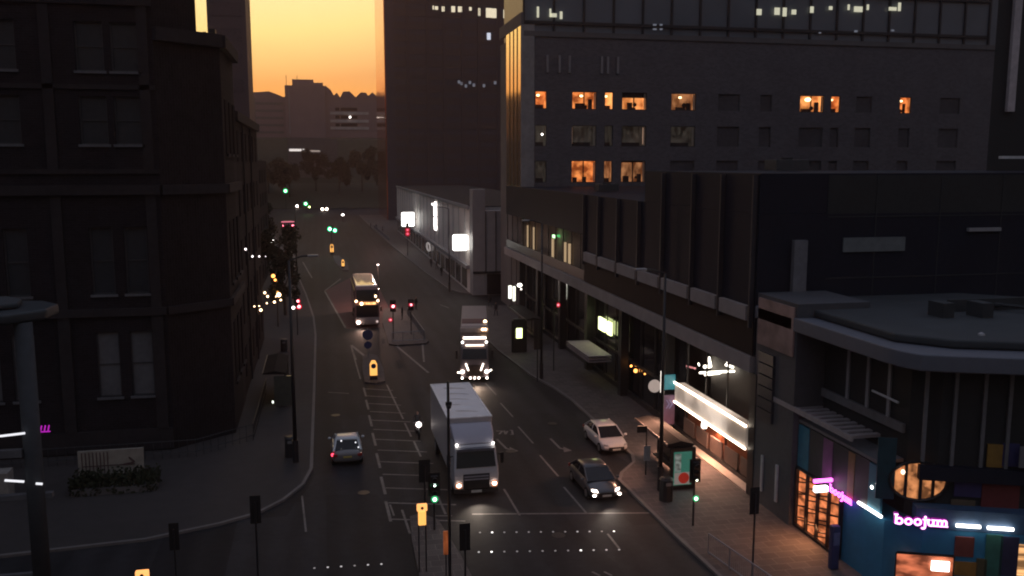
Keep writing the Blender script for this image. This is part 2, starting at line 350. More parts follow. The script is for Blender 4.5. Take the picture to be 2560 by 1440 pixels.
# ================================================================ BUILDINGS
def window(parent, M, u0, u1, z0, z1, kind='dark', mull=(1, 1), frame_m=None, sill=None, name='window', d0=0.12, rm=None, deep=1.3, pane=None):
    fm = frame_m or dark_metal; w = MB(M); t = 0.07
    w.box(u0, u0 + t, d0 - .04, d0 + .06, z0, z1); w.box(u1 - t, u1, d0 - .04, d0 + .06, z0, z1)
    w.box(u0 + t, u1 - t, d0 - .04, d0 + .06, z0, z0 + t); w.box(u0 + t, u1 - t, d0 - .04, d0 + .06, z1 - t, z1)
    for i in range(1, mull[0]):
        u = u0 + (u1 - u0) * i / mull[0]; w.box(u - .03, u + .03, d0 - .02, d0 + .05, z0 + t, z1 - t)
    for j in range(1, mull[1]):
        z = z0 + (z1 - z0) * j / mull[1]; w.box(u0 + t, u1 - t, d0 - .01, d0 + .04, z - .03, z + .03)
    f = w.build(name, fm, parent)
    if kind == 'dark':
        MB(M).quad((u0 + .02, d0 + .07, z0 + .02), (u1 - .02, d0 + .07, z0 + .02), (u1 - .02, d0 + .07, z1 - .02), (u0 + .02, d0 + .07, z1 - .02)).build('pane', pane or glass_dull, f)
    else:
        a, b, c, d = u0, u1, z0, z1; y0 = .301; y1 = .3 + deep
        r = MB(M); r.quad((a, y1, c), (b, y1, c), (b, y1, d), (a, y1, d)); r.quad((a, y0, c), (a, y1, c), (a, y1, d), (a, y0, d)); r.quad((b, y0, c), (b, y1, c), (b, y1, d), (b, y0, d))
        r.quad((a, y0, d), (b, y0, d), (b, y1, d), (a, y1, d)); r.quad((a, y0, c), (b, y0, c), (b, y1, c), (a, y1, c))
        r.build('lit_room', rm or ROOM, f)
    if sill:
        MB(M).box(u0 - .12, u1 + .12, -.12, .1, z0 - .16, z0 - .003).build('sill', sill, f)
    return f

# ---- left brick office block
M1 = frame((-40, 59.7, 0), 0)
b1 = thing('brick_office_block', 'soot dark brick block with sandstone trim filling the left side of the street', 'building', (-22, 64, 0))
ops = []
WL = []
for uc in (6, 8.1, 12.6, 14.7, 19.6, 21.65, 26.55, 28.55):
    for z0, z1, w in ((3.8, 8.0, 1.35), (10.4, 14.6, 1.35), (19.7, 22.6, 1.6), (24.1, 27.0, 1.6), (29.2, 32.2, 1.6)):
        WL.append((uc - w / 2, uc + w / 2, z0, z1))
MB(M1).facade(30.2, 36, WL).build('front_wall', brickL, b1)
sill_m = mat('pale_sill', (.11, .11, .12), .7)
for o in WL: window(b1, M1, *o, mull=(1, 2), frame_m=mat('painted_sash', (.045, .045, .05), .6), sill=sill_m, d0=.18, pane=mat('drawn_blind_pane', (.12, .12, .13), .6) if o[2] < 4 else mat('upper_pane', (.03, .034, .04), .4, spec=.3))
foot = [(-9.8, 59.7), (-6.2, 62.6), (-6.25, 72.0), (-40, 72.0), (-40, 61.5), (-9.8, 61.5)]
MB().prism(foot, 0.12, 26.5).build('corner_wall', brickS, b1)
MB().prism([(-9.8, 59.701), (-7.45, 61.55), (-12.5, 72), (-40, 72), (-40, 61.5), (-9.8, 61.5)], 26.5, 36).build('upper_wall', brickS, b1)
tr = MB(M1)
for z0, z1, p in ((0.2, 1.6, .12), (9.0, 9.5, .25), (16.6, 17.2, .3), (17.9, 18.2, .15), (23.0, 23.3, .12), (28.0, 28.5, .2)):
    tr.box(0, 30.2, -p, -.003, z0, z1)
for u in (3.6, 10.3, 17.2, 24.1, 29.6): tr.box(u - .35, u + .35, -.16, -.004, 1.6, 9.0); tr.box(u - .3, u + .3, -.12, -.004, 9.5, 16.6); tr.box(u - .3, u + .3, -.12, -.004, 18.2, 28.0)
tr.build('stone_trim', stone, b1)
for z0, z1, p in ((9.0, 9.5, .25), (16.6, 17.2, .3), (26.0, 26.8, .4)): MB(frame((-9.8, 59.7, 0), math.degrees(math.atan2(2.9, 3.6)))).box(.0, 4.62, -p, -.003, z0, z1).build('cornice', stone, b1)
Ms = frame((-6.2, 62.6, 0), 90)
for z0, z1, p in ((9.0, 9.5, .25), (16.6, 17.2, .3), (26.0, 26.8, .4)): MB(Ms).box(.0, 9.3, -p, -.003, z0, z1).build('cornice', stone, b1)
for uc in (2.3, 5.2, 8.0):
    for z0, z1 in ((3.4, 7.6), (10.4, 14.6), (19.2, 22.8)):
        q = MB(Ms); q.box(uc - .75, uc + .75, -.05, .1, z0, z1); f = q.build('window', side_pane, b1)
        MB(Ms).box(uc - .9, uc + .9, -.18, -.052, z0 - .2, z0).build('sill', stone, f)
rc = MB(); rc.box(-6.9, -6.5, 63.4, 64.2, 26.5, 27.3); rc.tube((-7.1, 62.8, 26.5), (-7.1, 62.8, 27.0), .12); rc.build('roof_vents', dark_metal, b1)
# boundary step and railing in front of the brick block
rl = thing('basement_railing', 'low dark iron railing around the foot of the soot dark brick block', 'railing', (-12, 57.5, .12))
rr = MB()
pts = [(-30, 57.6), (-8.2, 57.8), (-4.9, 60.6), (-4.8, 74)]
for a, b in zip(pts[:-1], pts[1:]):
    a = Vector(a); b = Vector(b); n = int((b - a).length / .5)
    for zz in (.35, 1.1): rr.tube((a.x, a.y, .12 + zz), (b.x, b.y, .12 + zz), .03, n=5)
    for i in range(n): p = a.lerp(b, i / n); rr.tube((p.x, p.y, .12), (p.x, p.y, 1.3), .018, n=4)
rr.build('rails', dark_metal, rl)

# ---- terrace behind it
b2 = thing('brick_terrace', 'lower dark brick terrace just beyond the soot dark corner block', 'building', (-14, 85, 0))
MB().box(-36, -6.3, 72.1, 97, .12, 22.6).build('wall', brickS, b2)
MB().loft([[(-36, 72.1, 22.6), (-6.3, 72.1, 22.6), (-6.3, 97, 22.6), (-36, 97, 22.6)], [(-32, 72.2, 24.5), (-10.5, 72.2, 24.5), (-10.5, 96.8, 24.5), (-32, 96.8, 24.5)]]).build('roof', slate, b2)
Mt = frame((-6.3, 72.1, 0), 90)
for i in range(6):
    for j in range(5):
        u = 2.2 + i * 4; z = 1.5 + j * 4.3
        MB(Mt).box(u - .7, u + .7, -.06, .1, z, z + 2.4).build('window', side_pane, b2)
MB(Mt).box(0, 24.9, -.3, -.003, 21.8, 22.5).build('cornice', stone, b2)
q = MB()
for y in (78.2, 86.4): q.tube((-6.2, y, .2), (-6.2, y, 21.7), .07, n=6)
q.build('drainpipes', dark_metal, b2)
# ---- slim tower
b3 = thing('slim_tower', 'tall slim office tower whose edge cuts the left side of the sunset sky', 'tower', (-11, 118, 0))
MB().box(-12.65, -8.2, 115, 123, 0, 75).build('wall', mat('tower_cladding', (0.12, 0.08, 0.085), .5, var=.1, scale=.4), b3)
for k in range(16):
    z = 27 + k * 3.0
    MB().box(-12.2, -8.7, 114.95, 115.02, z, z + 1.6).build('window_band', mat('tower_band_glass', (.105, .07, .077), .5), b3)
# ---- blocks further along the left side
bl = thing('low_left_office', 'dim low office block set back behind the slim tower', 'building', (-20, 150, 0))
MB().box(-42, -9.0, 126, 160, 0, 19).build('wall', brickS, bl)
for j in range(5):
    for i in range(5): MB().box(-9.02, -8.94, 129 + i * 6, 132 + i * 6, 1.2 + j * 3.6, 3.2 + j * 3.6).build('window', side_pane, bl)
bl = thing('far_left_block', 'hazy long block left of the far hospital tower', 'building', (-40, 270, 0))
MB().box(-110, -21, 240, 300, 0, 42).build('wall', concrete_dk, bl)
for j in range(6): MB().box(-74, -22, 239.9, 240.02, 2 + j * 4, 3.8 + j * 4).build('window_band', glass, bl)

bl = thing('unseen_skyline_block', 'unseen slab block added so the corner glass bay mirrors a dark skyline', 'building', (-60, 350, 0))  # hidden from the camera; added to darken the bay's lower reflection
MB().box(-130, -25, 335, 385, 0, 45).build('wall', concrete_dk, bl)
for j in range(9): MB().box(-129, -26, 334.9, 335.02, 3 + j * 4.4, 4.8 + j * 4.4).build('window_band', glass_dull, bl)
# ---- far buildings on the hill
far_m = mat('hazed_wall', (0.28, 0.19, 0.19), 0.8, var=0.12, scale=.2)  # maroon of the distant haze put into the wall colour
h = thing('far_tower_block', 'tall flat roofed block with raised plant room and masts mid skyline', 'tower', (-6, 455, 30))
MB().box(-15.5, 3.4, 450, 470, 20, 55.8).build('wall', far_m, h)
MB().box(-12, -2, 452, 466, 55.8, 58.8).build('plant_room', far_m, h)
MB().box(-2, 2.5, 452, 466, 55.8, 57.4).build('roof_step', far_m, h)
for x in (-14.8, -9.7): MB().tube((x, 455, 55), (x, 455, 61), .12).build('mast', dark_metal, h)
MB().box(-13.8, -13.4, 449.7, 449.95, 33, 54).build('drainpipe', grey_metal, h)
h = thing('left_wing_block', 'lower wing with a wavy roofline left of the far tower', 'building', (-24, 455, 30))
MB().prism([(x, 0) for x in ()] or [(-33, 452), (-15.6, 452), (-15.6, 470), (-33, 470)], 20, 50.5).build('wall', far_m, h)
MB().loft([[(x, 452, 50.5), (x, 452, z), (x, 470, z), (x, 470, 50.5)] for x, z in ((-33, 50.6), (-31, 52.4), (-27, 52.6), (-23, 53.0), (-20, 51.9), (-17, 50.7))]).build('roof', far_m, h)
for j in range(5): MB().box(-32, -16.5, 451.85, 452.05, 33 + j * 3.4, 34.2 + j * 3.4).build('window_band', mat('far_glass', (.15, .13, .13), .5), h)
h = thing('right_wing_block', 'wing with three dark window bands right of the far tower', 'building', (15, 455, 30))
MB().box(3.45, 30, 452, 470, 20, 50.4).build('wall', far_m, h)
for z in (36.6, 40.4, 44.2):
    MB().box(8, 10, 451.85, 452.05, z, z + 1.5).build('window_band', glass, h); MB().box(10.6, 18.5, 451.85, 452.05, z, z + 1.5).build('window_band', glass, h)
for z in (35.2, 38.6, 42.4): MB().box(5.5, 24, 451.7, 451.95, z, z + 1.3).build('pale_band', mat('pale_far_band', (.5, .46, .44), .8), h)
MB().ball((15, 451.5, 41.2), .45).build('lit_lamp', WHITE, h)
MB().loft([[(x, 452, 50.2), (x, 452, z), (x, 470, z), (x, 470, 50.2)] for x, z in ((3.5, 56.2), (6, 54.2), (7.5, 51.5), (9, 52.8), (10.5, 50.6), (12, 53.4), (15, 53.6), (18, 50.8), (20.5, 53.2), (23, 53.0), (24, 51.6), (26, 53.2), (30, 50.4))]).build('roof', far_m, h)
h = thing('far_pub', 'low building under the far trees with a thin white lit sign', 'building', (-4, 418, 8))
MB().box(-14, 8, 418, 426, 0, 30).build('wall', concrete_dk, h)
MB().box(-13.3, -6.5, 417.7, 417.95, 24.2, 25.2).build('lit_sign', em('far_sign_light', (1, .9, .85), .35), h)
MB().box(-6, 0.2, 417.7, 417.95, 23.9, 24.6).build('lit_sign', em('far_sign_light2', (1, .8, .7), .12), h)

# ---- tower with the sunset on its side, right of the sky
b = thing('reflective_tower', 'tall dark tower whose polished side wall mirrors the orange sunset', 'tower', (42, 315, 0))
MB().box(21.7, 66, 300, 345, 0, 96).build('wall', mat('tower_dark_cladding', (0.030, 0.040, 0.066), .45, var=.12, scale=.2), b)
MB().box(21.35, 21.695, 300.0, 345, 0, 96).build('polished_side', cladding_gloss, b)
for x in (29, 35.5, 41, 47, 52.5, 59): MB().box(x - .5, x + .5, 299.5, 299.99, 0, 96).build('pier', mat('tower_pier', (.035, .035, .045), .6), b)
for k in range(22):
    z = 6 + k * 4
    MB().box(24.5, 65, 299.8, 299.98, z, z + 2.2).build('window_band', mat('tower_glass', (.035, .035, .045), .35, var=.1), b)
for px, w in ((1083, 3), (1091, 8), (1108, 7), (1133, 9), (1150, 10), (1176, 6), (1198, 6), (1222, 14), (1235, 12), (1262, 7), (1283, 6), (1305, 16), (1322, 9)):
    p = atY(px, 18 + (px - 1083) * .05 + random.uniform(-2, 2), 299.6); ww = w * 300 / FP / 2
    hh = random.uniform(.5, 2.4) if w < 12 else 2.6
    MB().box(p.x - ww, p.x + ww, 299.5, 299.7, p.z - hh, p.z + .4).build('lit_pane', em('cool_office_light', (1.0, .87, .62), .32), b)
p = atY(1222, 90, 299.6); MB().box(p.x - .6, p.x + .6, 299.5, 299.7, p.z - 1.2, p.z + 1).build('lit_pane', em('pale_office_light', (.8, .85, 1), .3), b)
for i in range(7):
    p = atY(1140 + random.uniform(0, 120), 212 + random.uniform(-8, 8), 299.6); MB().box(p.x - .4, p.x + .4, 299.5, 299.7, p.z - .5, p.z + .5).build('lit_pane', em('faint_office_light', (.7, .75, .9), .05), b)

# ---- low white-clad building with square lit signs
b = thing('white_clad_hall', 'low pale clad building with two glowing square signs and a tall glowing emblem', 'building', (24, 180, 0))
MB().box(20.55, 40, 126, 250, .12, 12.4).build('wall', white_cl, b)
MB().box(20.9, 39.9, 126.1, 249.9, 12.41, 12.55).build('roof', mat('dark_felt_roof', (.03, .03, .032), .9, spec=.1), b)
Mw = frame((20.5, 250, 0), -90)
pn = MB(Mw)
for i in range(21): pn.box(i * 6 - .05, i * 6 + .05, -.02, .045, 4.2, 12.3)
pn.box(0, 124, -.5, .04, 3.6, 4.1); pn.box(0, 124, -.2, .04, 12.1, 12.6)
pn.build('cladding_joints', grey_cl, b)
gf = MB(Mw)
for i in range(20): gf.box(i * 6.1 + 1, i * 6.1 + 5.6, -.03, .045, .5, 3.3)
gf.build('shop_windows', glass, b)
def backlit(parent, px, py0, px1, py1, X, lab=None, slots=False):
    a = atX(px, py0, X); c = atX(px1, py1, X)
    cy = (a.y + c.y) / 2; cz = (a.z + c.z) / 2; w = abs(px1 - px) / FP * cy; hgt = abs(py1 - py0) / FP * cy
    bx = MB(); bx.box(X - w / 2, X + w / 2, cy - .25, cy + .25, cz - hgt / 2, cz + hgt / 2)
    o = bx.build('square_lit_sign', PANEL, parent, bevel=.25); 
    if slots:
        for za, zb in ((.1, .14), (-.22, -.17)): MB().box(X - .1, X + w * .22, cy - .27, cy - .255, cz + hgt * za, cz + hgt * zb).build('emblem_bar', em('soft_mark', (1, .9, .7), .25), o)
    MB().tube((X + w / 2, cy, cz), (20.6, cy, cz), .06).build('bracket', dark_metal, o)
    return cy, cz
sq = backlit(b, 1005, 532, 1037, 567, 18.6, slots=True)
sq2 = backlit(b, 1132, 587, 1170, 628, 19.4)
p = atX(1088, 540, 20.3); sg = thing('x', '', ''); bpy.data.objects.remove(sg)
em_ = MB(); s = p.y / FP
def ev(px0, px1, py0, py1): 
    a = atY(px0, py0, p.y); c = atY(px1, py1, p.y); em_.box(a.x, c.x, p.y - .12, p.y + .12, c.z, a.z)
ev(1084, 1092, 512, 540); ev(1084.5, 1091.5, 543, 568); ev(1079, 1097, 508, 513); ev(1086, 1090, 504, 508)
a = atY(1090, 571, p.y); em_.ball((a.x, p.y, a.z), .4)
e_ = em_.build('tall_emblem_sign', em('emblem_light', (1, .93, .88), 1.4), b)
MB().box(20.1, 20.6, p.y + .02, p.y + .1, p.z - .1, p.z + .1).build('bracket', dark_metal, e_)
rg = MB(); c = atX(1071, 617, 20.2)
for k in range(20):
    t0 = 2 * math.pi * k / 20; t1 = 2 * math.pi * (k + 1) / 20
    rg.tube((20.2, c.y + math.cos(t0) * 2.6, c.z + math.sin(t0) * .75), (20.2, c.y + math.cos(t1) * 2.6, c.z + math.sin(t1) * .75), .17, n=5)
rg.build('ring_emblem', em('ring_light', (.8, .72, .7), .12), b)
MB(Mw).box(250 - 162, 250 - 146, -.25, -.06, 3.0, 3.9).build('fascia_sign', white_cl, b)
# grey end of the hall
b = thing('grey_panelled_block', 'plain grey panelled block closing the near end of the pale clad hall', 'building', (24, 130, 0))
MB().box(20.6, 22.4, 123.6, 125.9, .12, 15.0).build('tall_panel', grey_cl, b)
MB().box(22.45, 30, 123.6, 125.9, .12, 12.0).build('wall', grey_cl, b)
jj = MB()
for x in (22.43, 23.9, 25.2, 26.5, 27.8): jj.box(x - .05, x + .05, 123.5, 123.58, 3.5, 12.0)
jj.box(20.6, 30, 123.4, 123.58, 3.2, 3.5); jj.build('panel_joints', dark_metal, b)
MB().box(22.6, 29, 123.52, 123.59, .2, 3.1).build('shop_window', glass, b)

# ---- office with warm windows (faces the camera)
MO = frame((23.7, 105, 0), 0)
b = thing('lit_window_office', 'dark brick office block with rows of warm lit square windows above the street', 'building', (50, 112, 0))
def ou(px): return atY(px, 260, 105).x - 23.7
rows = ((25.0, 27.05), (20.6, 23.1), (16.3, 18.9))
cols = [(1338, 1367), (1430, 1492), (1512, 1533), (1555, 1617), (1678, 1740), (1795, 1850), (1900, 1930), (2000, 2060), (2078, 2100), (2140, 2180), (2250, 2278), (2350, 2400)]
ops = []
for a, c in cols:
    for r0, r1 in rows:
        ops.append((round(ou(a), 3), round(ou(c), 3), r0, r1))
MB(MO).facade(64, 33.3, ops).build('wall', mat('office_brick', (0.135, 0.125, 0.135), .85, spec=.15, brick=(.45, .15, .012, 'y'), var=.12), b)
MB(MO).box(0.01, 64, 1.9, 14, 0, 33.3).build('rear_wall', concrete_dk, b)
MB(MO).box(-.05, 64.1, -.15, 14, 33.31, 33.9).build('roof_slab', concrete_dk, b)
lit = {(0, 0): ROOM, (1, 0): ROOM, (2, 0): ROOMB, (3, 0): ROOMB, (4, 0): ROOMD, (7, 0): ROOMB, (8, 0): ROOM, (10, 0): ROOM,
       (1, 1): ROOMDK, (2, 1): ROOMDK, (3, 1): ROOMDK, (1, 2): ROOM, (2, 2): ROOMD, (3, 2): ROOMD, (0, 2): ROOMDK, (0, 1): ROOMDK, (4, 1): ROOMDK}
blk = mat('room_furniture', (.03, .02, .018), .8); cream = mat('curtain', (.5, .42, .33), .8)
for i, (pa, pb) in enumerate(cols):
    for j in range(3):
        o = ops[i * 3 + j]
        f = window(b, MO, *o, kind='lit' if (i, j) in lit else 'dark', rm=lit.get((i, j)), frame_m=dark_metal if (i, j) in lit else mat('faint_frame', (.09, .085, .09), .6), mull=(1, 1), pane=mat('blinded_pane', (.085, .08, .088), .6, spec=.2))
        if (i, j) in lit:
            u0, u1, z0, z1 = o; w = u1 - u0; q = MB(MO)
            if j != 1 and w > 1.5:
                rv = random.Random(i * 5 + j); s1, s2, s3 = rv.uniform(.02, .3), rv.uniform(.45, .8), rv.uniform(.3, .7)
                q.box(u0 + w * s1, u0 + w * (s1 + rv.uniform(.15, .4)), .6, .9, z0, z0 + rv.uniform(.25, .9)); q.box(u0 + w * s2, u0 + w * (s2 + .15), .5, .8, z0, z0 + rv.uniform(.3, 1.3)); q.ball((u0 + w * s3, .75, z0 + rv.uniform(.3, .7)), rv.uniform(.15, .32))
                if i % 2: q.box(u0 + w * .5, u0 + w * .54, .4, .5, z0, z1 - .05)
                if i % 3 == 0: q.box(u0 + .02, u1 - .02, .3, .34, z1 - rv.uniform(.2, .7), z1 - .02)
            else: q.box(u0 + w * .1, u0 + w * .8, .6, .9, z0, z0 + .5)
            q.build('furniture', blk, f)
            if i in (1, 3, 4, 7) :
                q = MB(MO)
                for n_ in range(3): q.box(u1 - .12 - n_ * .09, u1 - .07 - n_ * .09, .2, .28, z0 + .1, z1 - .1)
                q.build('curtain', cream, f)
            if j == 0: MB(MO).ball(((u0 + u1) / 2 - .2, .7, z1 - .45), .22 if i != 7 else .42, sz=.6).build('ceiling_lamp', em('room_lamp', (1, .75, .35), 1.6), f)
            if j == 1 and i in (1, 3): MB(MO).box(u0 + .1 if i == 1 else u1 - .25, u0 + .2 if i == 1 else u1 - .1, .5, .6, z0 + .3, z1 - .2).build('lit_curtain_edge', em('curtain_edge_light', (1, .6, .4), .18), f)
MB(MO).ball((ou(1357), .25, 22), .12).build('desk_lamp', WHITE, b)
# polished glass corner bay that mirrors the sunset
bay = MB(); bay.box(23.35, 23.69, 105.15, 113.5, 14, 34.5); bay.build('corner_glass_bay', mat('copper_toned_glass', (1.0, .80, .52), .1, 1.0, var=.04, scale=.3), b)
q = MB()
for y in (107, 109.1, 111.3): q.box(23.28, 23.348, y - .06, y + .06, 14, 34.5)
q.build('bay_mullions', mat('bay_mullion', (.3, .2, .12), .4, .5), b)
MB(MO).box(-.35, 1.25, -.14, -.003, 8, 34.6).build('corner_pilaster', mat('pale_pilaster', (.3, .27, .26), .6), b)
MB().box(23.36, 23.68, 105, 118, 34.52, 36).build('bay_top', concrete_dk, b)
q = MB(MO)
for px in (1365, 1395, 1420, 1500, 1515, 1540): q.box(ou(px), ou(px + 5), -.25, -.003, 29.2, 31.2)
q.build('louvre_fins', concrete, b)
# glazed top storeys
MG = frame((24.2, 107, 0), 0)
u = MB(MG); u.box(0, 74, .5, 12, 34.0, 48); u.build('glazed_storey', mat('smoky_glass', (.13, .15, .18), .35, spec=.6, var=.2, scale=.3), b)
q = MB(MG)
for k in range(18): q.box(k * 3.75 - .12, k * 3.75 + .12, .25, .49, 34.0, 48)
for z in (35.2, 39.8, 44): q.box(0, 63.5, .2, .495, z - .12, z + .25)
q.build('mullions', dark_metal, b)
for px, py, w, hgt in ((1345, 30, 5, 26), (1376, 32, 4, 20), (1384, 38, 16, 9), (1403, 38, 6, 18), (1898, 30, 13, 15), (1943, 28, 14, 18), (1962, 30, 10, 22), (1985, 30, 12, 12), (2030, 24, 9, 16), (2077, 20, 9, 9), (2122, 18, 5, 14), (2146, 23, 24, 14), (2170, 18, 5, 14), (2232, 22, 22, 9), (2249, 17, 7, 22), (2140, 78, 9, 5), (2050, 82, 6, 3), (2232, 76, 8, 4), (1637, 62, 9, 4), (1653, 62, 7, 4), (1637, 73, 9, 4), (1653, 73, 7, 4)):
    p = atY(px, py, 107.1); k = 107 / FP
    MB().box(p.x - w * k / 2, p.x + w * k / 2, 107.05, 107.2, p.z - hgt * k / 2, p.z + hgt * k / 2).build('lit_pane', em('green_white_office_light', (.95, .92, .68), .22) if hgt > 6 else em('faint_office_light', (.7, .75, .9), .05), b)

# ---- long low building with fins and canopy along the right pavement
b = thing('finned_precinct', 'long dark low building with vertical fins and a pale canopy band over its shopfronts', 'building', (30, 75, 0))
MF = frame((23, 112, 0), -90)                 # u = 112 - Y
MB(MF).box(35, 67.6, .01, 40, 8.1, 15.8).build('upper_wall', mat('dark_panel_wall', (.018, .021, .032), .6, var=.15, spec=.12), b)
MB(MF).box(50.05, 67.55, .02, 40, 15.81, 18.0).build('upper_storey', mat('dark_panel_wall', (.05, .05, .06)), b)
MB(MF).box(0.02, 35, 1.5, 40, 8.1, 12.2).build('recessed_wall', mat('warm_inner_wall', (.25, .2, .16), .7), b)
MB(MF).box(0.01, 35, .01, 40, 12.2, 15.8).build('upper_wall', mat('dark_panel_wall', (.05, .05, .06)), b)
MB(MF).box(-.1, 67.6, -.1, 40, 15.81, 16.0).build('roof', roof_grey, b) if False else None
for y in (76.8, 72.5, 67.5, 62.7, 58.0, 52.9, 48.7, 44.7): MB(MF).box(112 - y - .07, 112 - y + .07, -.28, -.0, 9.6, 17.9 if y < 62 else 15.8).build('fin', mat('fin_metal', (.034, .034, .042), .5), b)
q = MB(MF)
for a_, c_ in zip((76.4, 72.2, 67.2, 62.4, 57.7, 52.6, 48.4), (72.8, 67.8, 63.0, 58.3, 53.2, 49.0, 45.0)): q.box(112 - a_, 112 - c_, -.3, -.003, 9.95, 10.75)
q.build('sill_band', concrete, b)
MB(MF).box(35.1, 67.5, -.06, -.0, 8.05, 9.94).build('spandrel', brown_cl, b)
MB(MF).box(-.3, 67.5, -.2, 1.0, 7.1, 8.0).build('canopy_band', concrete, b)
MB(MF).box(.1, 34.9, .1, .14, 8.1, 12.1).build('first_floor_glass', mat('clear_dim_glass', (.05, .045, .045), .1, spec=.3), b) if False else None
q = MB(MF)
for k in range(12): q.box(k * 3 + .2, k * 3 + .3, .1, .2, 8.1, 12.2)
q.box(0, 35, .05, .2, 8.05, 9.0); q.build('glazing_bars', dark_metal, b)
for px, w in ((1290, 5), (1297, 4), (1308, 5), (1320, 4), (1335, 4), (1382, 5), (1413, 6), (1424, 5)):
    a = atX(px, 600, 24.2); MB().box(24.1, 24.3, a.y - .12, a.y + .12, 8.4, 11.2 if px < 1350 else 10.6).build('lit_column', em('lit_column_light', (1, .7, .4), .16), b)
a = atX(1386, 591, 23.9); MB().box(23.8, 23.95, a.y - .5, a.y + .5, a.z - .15, a.z + .15).build('exit_sign', em('exit_green', (.5, 1, .45), 1.0), b)
a = atX(1397, 590, 23.9); MB().box(23.8, 23.95, a.y - .35, a.y + .35, a.z - .12, a.z + .12).build('exit_sign', em('exit_green_dim', (.1, .8, .2), .25), b)
a = atX(1305, 575, 23.9); MB().box(23.8, 23.95, a.y - 1.0, a.y + 1.0, a.z - .2, a.z + .1).build('red_sign', em('dim_red_sign', (1, .12, .08), .12), b)
# ground floor
MB(MF).box(0, 67.6, 4.5, 40, .12, 7.1).build('ground_floor_core', concrete_dk, b)
for y in (104, 95, 85.5, 76.2, 66.8, 57.4, 44.3): MB(MF).box(112 - y - .35, 112 - y + .35, -.05, .6, .12, 7.1).build('pillar', dark_metal, b)
q = MB(MF)
for u0 in range(0, 67, 3):
    q.box(u0 + .02, u0 + .1, .65, .75, .5, 7.05)
q.box(0, 67.6, .62, .76, 2.9, 3.1); q.box(0, 67.6, .55, .8, .12, .5); q.build('shopfront_bars', dark_metal, b)
MB(MF).quad((0, .8, .5), (56.5, .8, .5), (56.5, .8, 7.05), (0, .8, 7.05)).build('shopfront_glass', glass, b)
MB(MF).quad((56.5, .8, .5), (67.5, .8, .5), (67.5, .8, 2.9), (56.5, .8, 2.9)).build('shopfront_glass', mat('warm_shop_glass', (.16, .05, .025), .3), b)
MB(MF).box(56.6, 67.5, 2.6, 4.4, .12, 7.1).build('shop_back_wall', mat('shop_wall', (.05, .042, .038), .7), b)
for px0, px1 in ((1498, 1513), (1519, 1528)):
    a = atX(px0, 812, 23.5); c = atX(px1, 838, 23.5); MB().box(23.42, 23.6, c.y, a.y, 4.2, 5.3).build('window_poster', YEL, b)
for px, py, r_ in ((1578, 915, .1), (1589, 927, .16), (1612, 935, .07)):
    a = atX(px, py, 23.6); MB().ball(a, r_).build('wall_lamp', AMBER, b)
# lights inside the lit shop
for (x0, y0, x1, y1, r_) in ((1772, 893, 1776, 915, .09), (1776, 915, 1762, 917, .12), (1822, 897, 1818, 905, .07), (1815, 912, 1832, 918, .08), (1750, 932, 1835, 928, .07), (1762, 938, 1800, 933, .05), (1746, 908, 1748, 914, .05), (1836, 905, 1837, 910, .07)):
    a = atX(x0, y0, 25.3); c = atX(x1, y1, 25.3); MB().tube(a, c, r_, n=6).build('ceiling_light', em('shop_white_light', (1, .93, .78), 2.2), b)
a = atX(1703, 912, 24.8); c = atX(1738, 921, 24.8); MB().tube(a, c, .07, n=6).build('ceiling_light', em('pink_strip_light', (.8, .3, .3), .3), b)
# lit fascia box of the shop
fs = MB(MF); fs.box(56.9, 67.2, -.12, .55, 2.75, 3.95); fas = fs.build('lit_fascia', em('fascia_light', (1.0, .82, .68), .26, (.5, .5, .5), .8), b)
q = MB(MF); q.box(56.8, 67.3, -.22, -.125, 3.95, 4.06); q.box(56.8, 67.3, -.2, -.125, 2.64, 2.74); q.build('fascia_light_strip', em('fascia_strip', (1, .84, .66), 3), fas)
MB(MF).box(61.8, 62.1, -.35, -.13, 2.35, 2.62).build('spot_lamp', WHITE, fas)
q = MB(MF)
for k in range(5): q.box(57.3 + k * 2.1, 59 + k * 2.1, .4, .46, .7, 1.7)
q.build('menu_panels', mat('dim_panel', (.10, .07, .06), .6), b)
MB(MF).box(56.6, 67.4, -.05, .6, .12, .22).build('door_step', mat('pale_step', (.5, .42, .36), .7), b)
lamp('fascia_glow', 'AREA', (22.75, 50.0, 2.42), 620, (1, .48, .30), size=(9.5, .4), rot=(0, R(-30), R(0)) and (R(0), R(25), R(0)))
lamp('shop_glow', 'AREA', (23.9, 50.0, 5.8), 10, (1, .6, .35), size=(.4, 9), rot=(0, R(50), 0))
# projecting signs
a = atX(1640, 965, 22.4); q = thing('round_projecting_sign', 'pale round sign projecting from the shopfront beside the tall lamp post', 'sign', (22.6, a.y, a.z))
MB().tube((22.3, a.y - .06, a.z), (22.3, a.y + .06, a.z), .45, n=20).build('disc', em('round_sign_light', (.8, .65, .58), .14), q); MB().tube((22.6, a.y, a.z), (23.0, a.y, a.z), .04).build('bracket', dark_metal, q)
a = atX(1654, 955, 22.3); q = thing('white_blade_sign', 'narrow upright white glowing sign beside the lit fascia', 'sign', (22.4, a.y, a.z))
MB().box(22.25, 22.42, a.y - .08, a.y + .08, a.z - .75, a.z + .75).build('panel', em('blade_light', (1, .9, .8), .8), q); MB().box(22.42, 23.0, a.y - .03, a.y + .03, a.z - .05, a.z + .05).build('bracket', dark_metal, q)
a = atX(1677, 955, 22.6); q = thing('teal_banner_sign', 'teal square sign with a dark purple chevron panel hanging under it', 'sign', (22.7, a.y, a.z))
MB().box(22.1, 22.9, a.y - .06, a.y + .06, a.z - .5, a.z + .5).build('teal_panel', em('teal_sign', (.04, .3, .38), .12), q)
MB().box(22.1, 22.9, a.y - .06, a.y + .06, a.z - 2.9, a.z - .9).build('purple_panel', mat('purple_sign', (.16, .09, .17), .6), q)
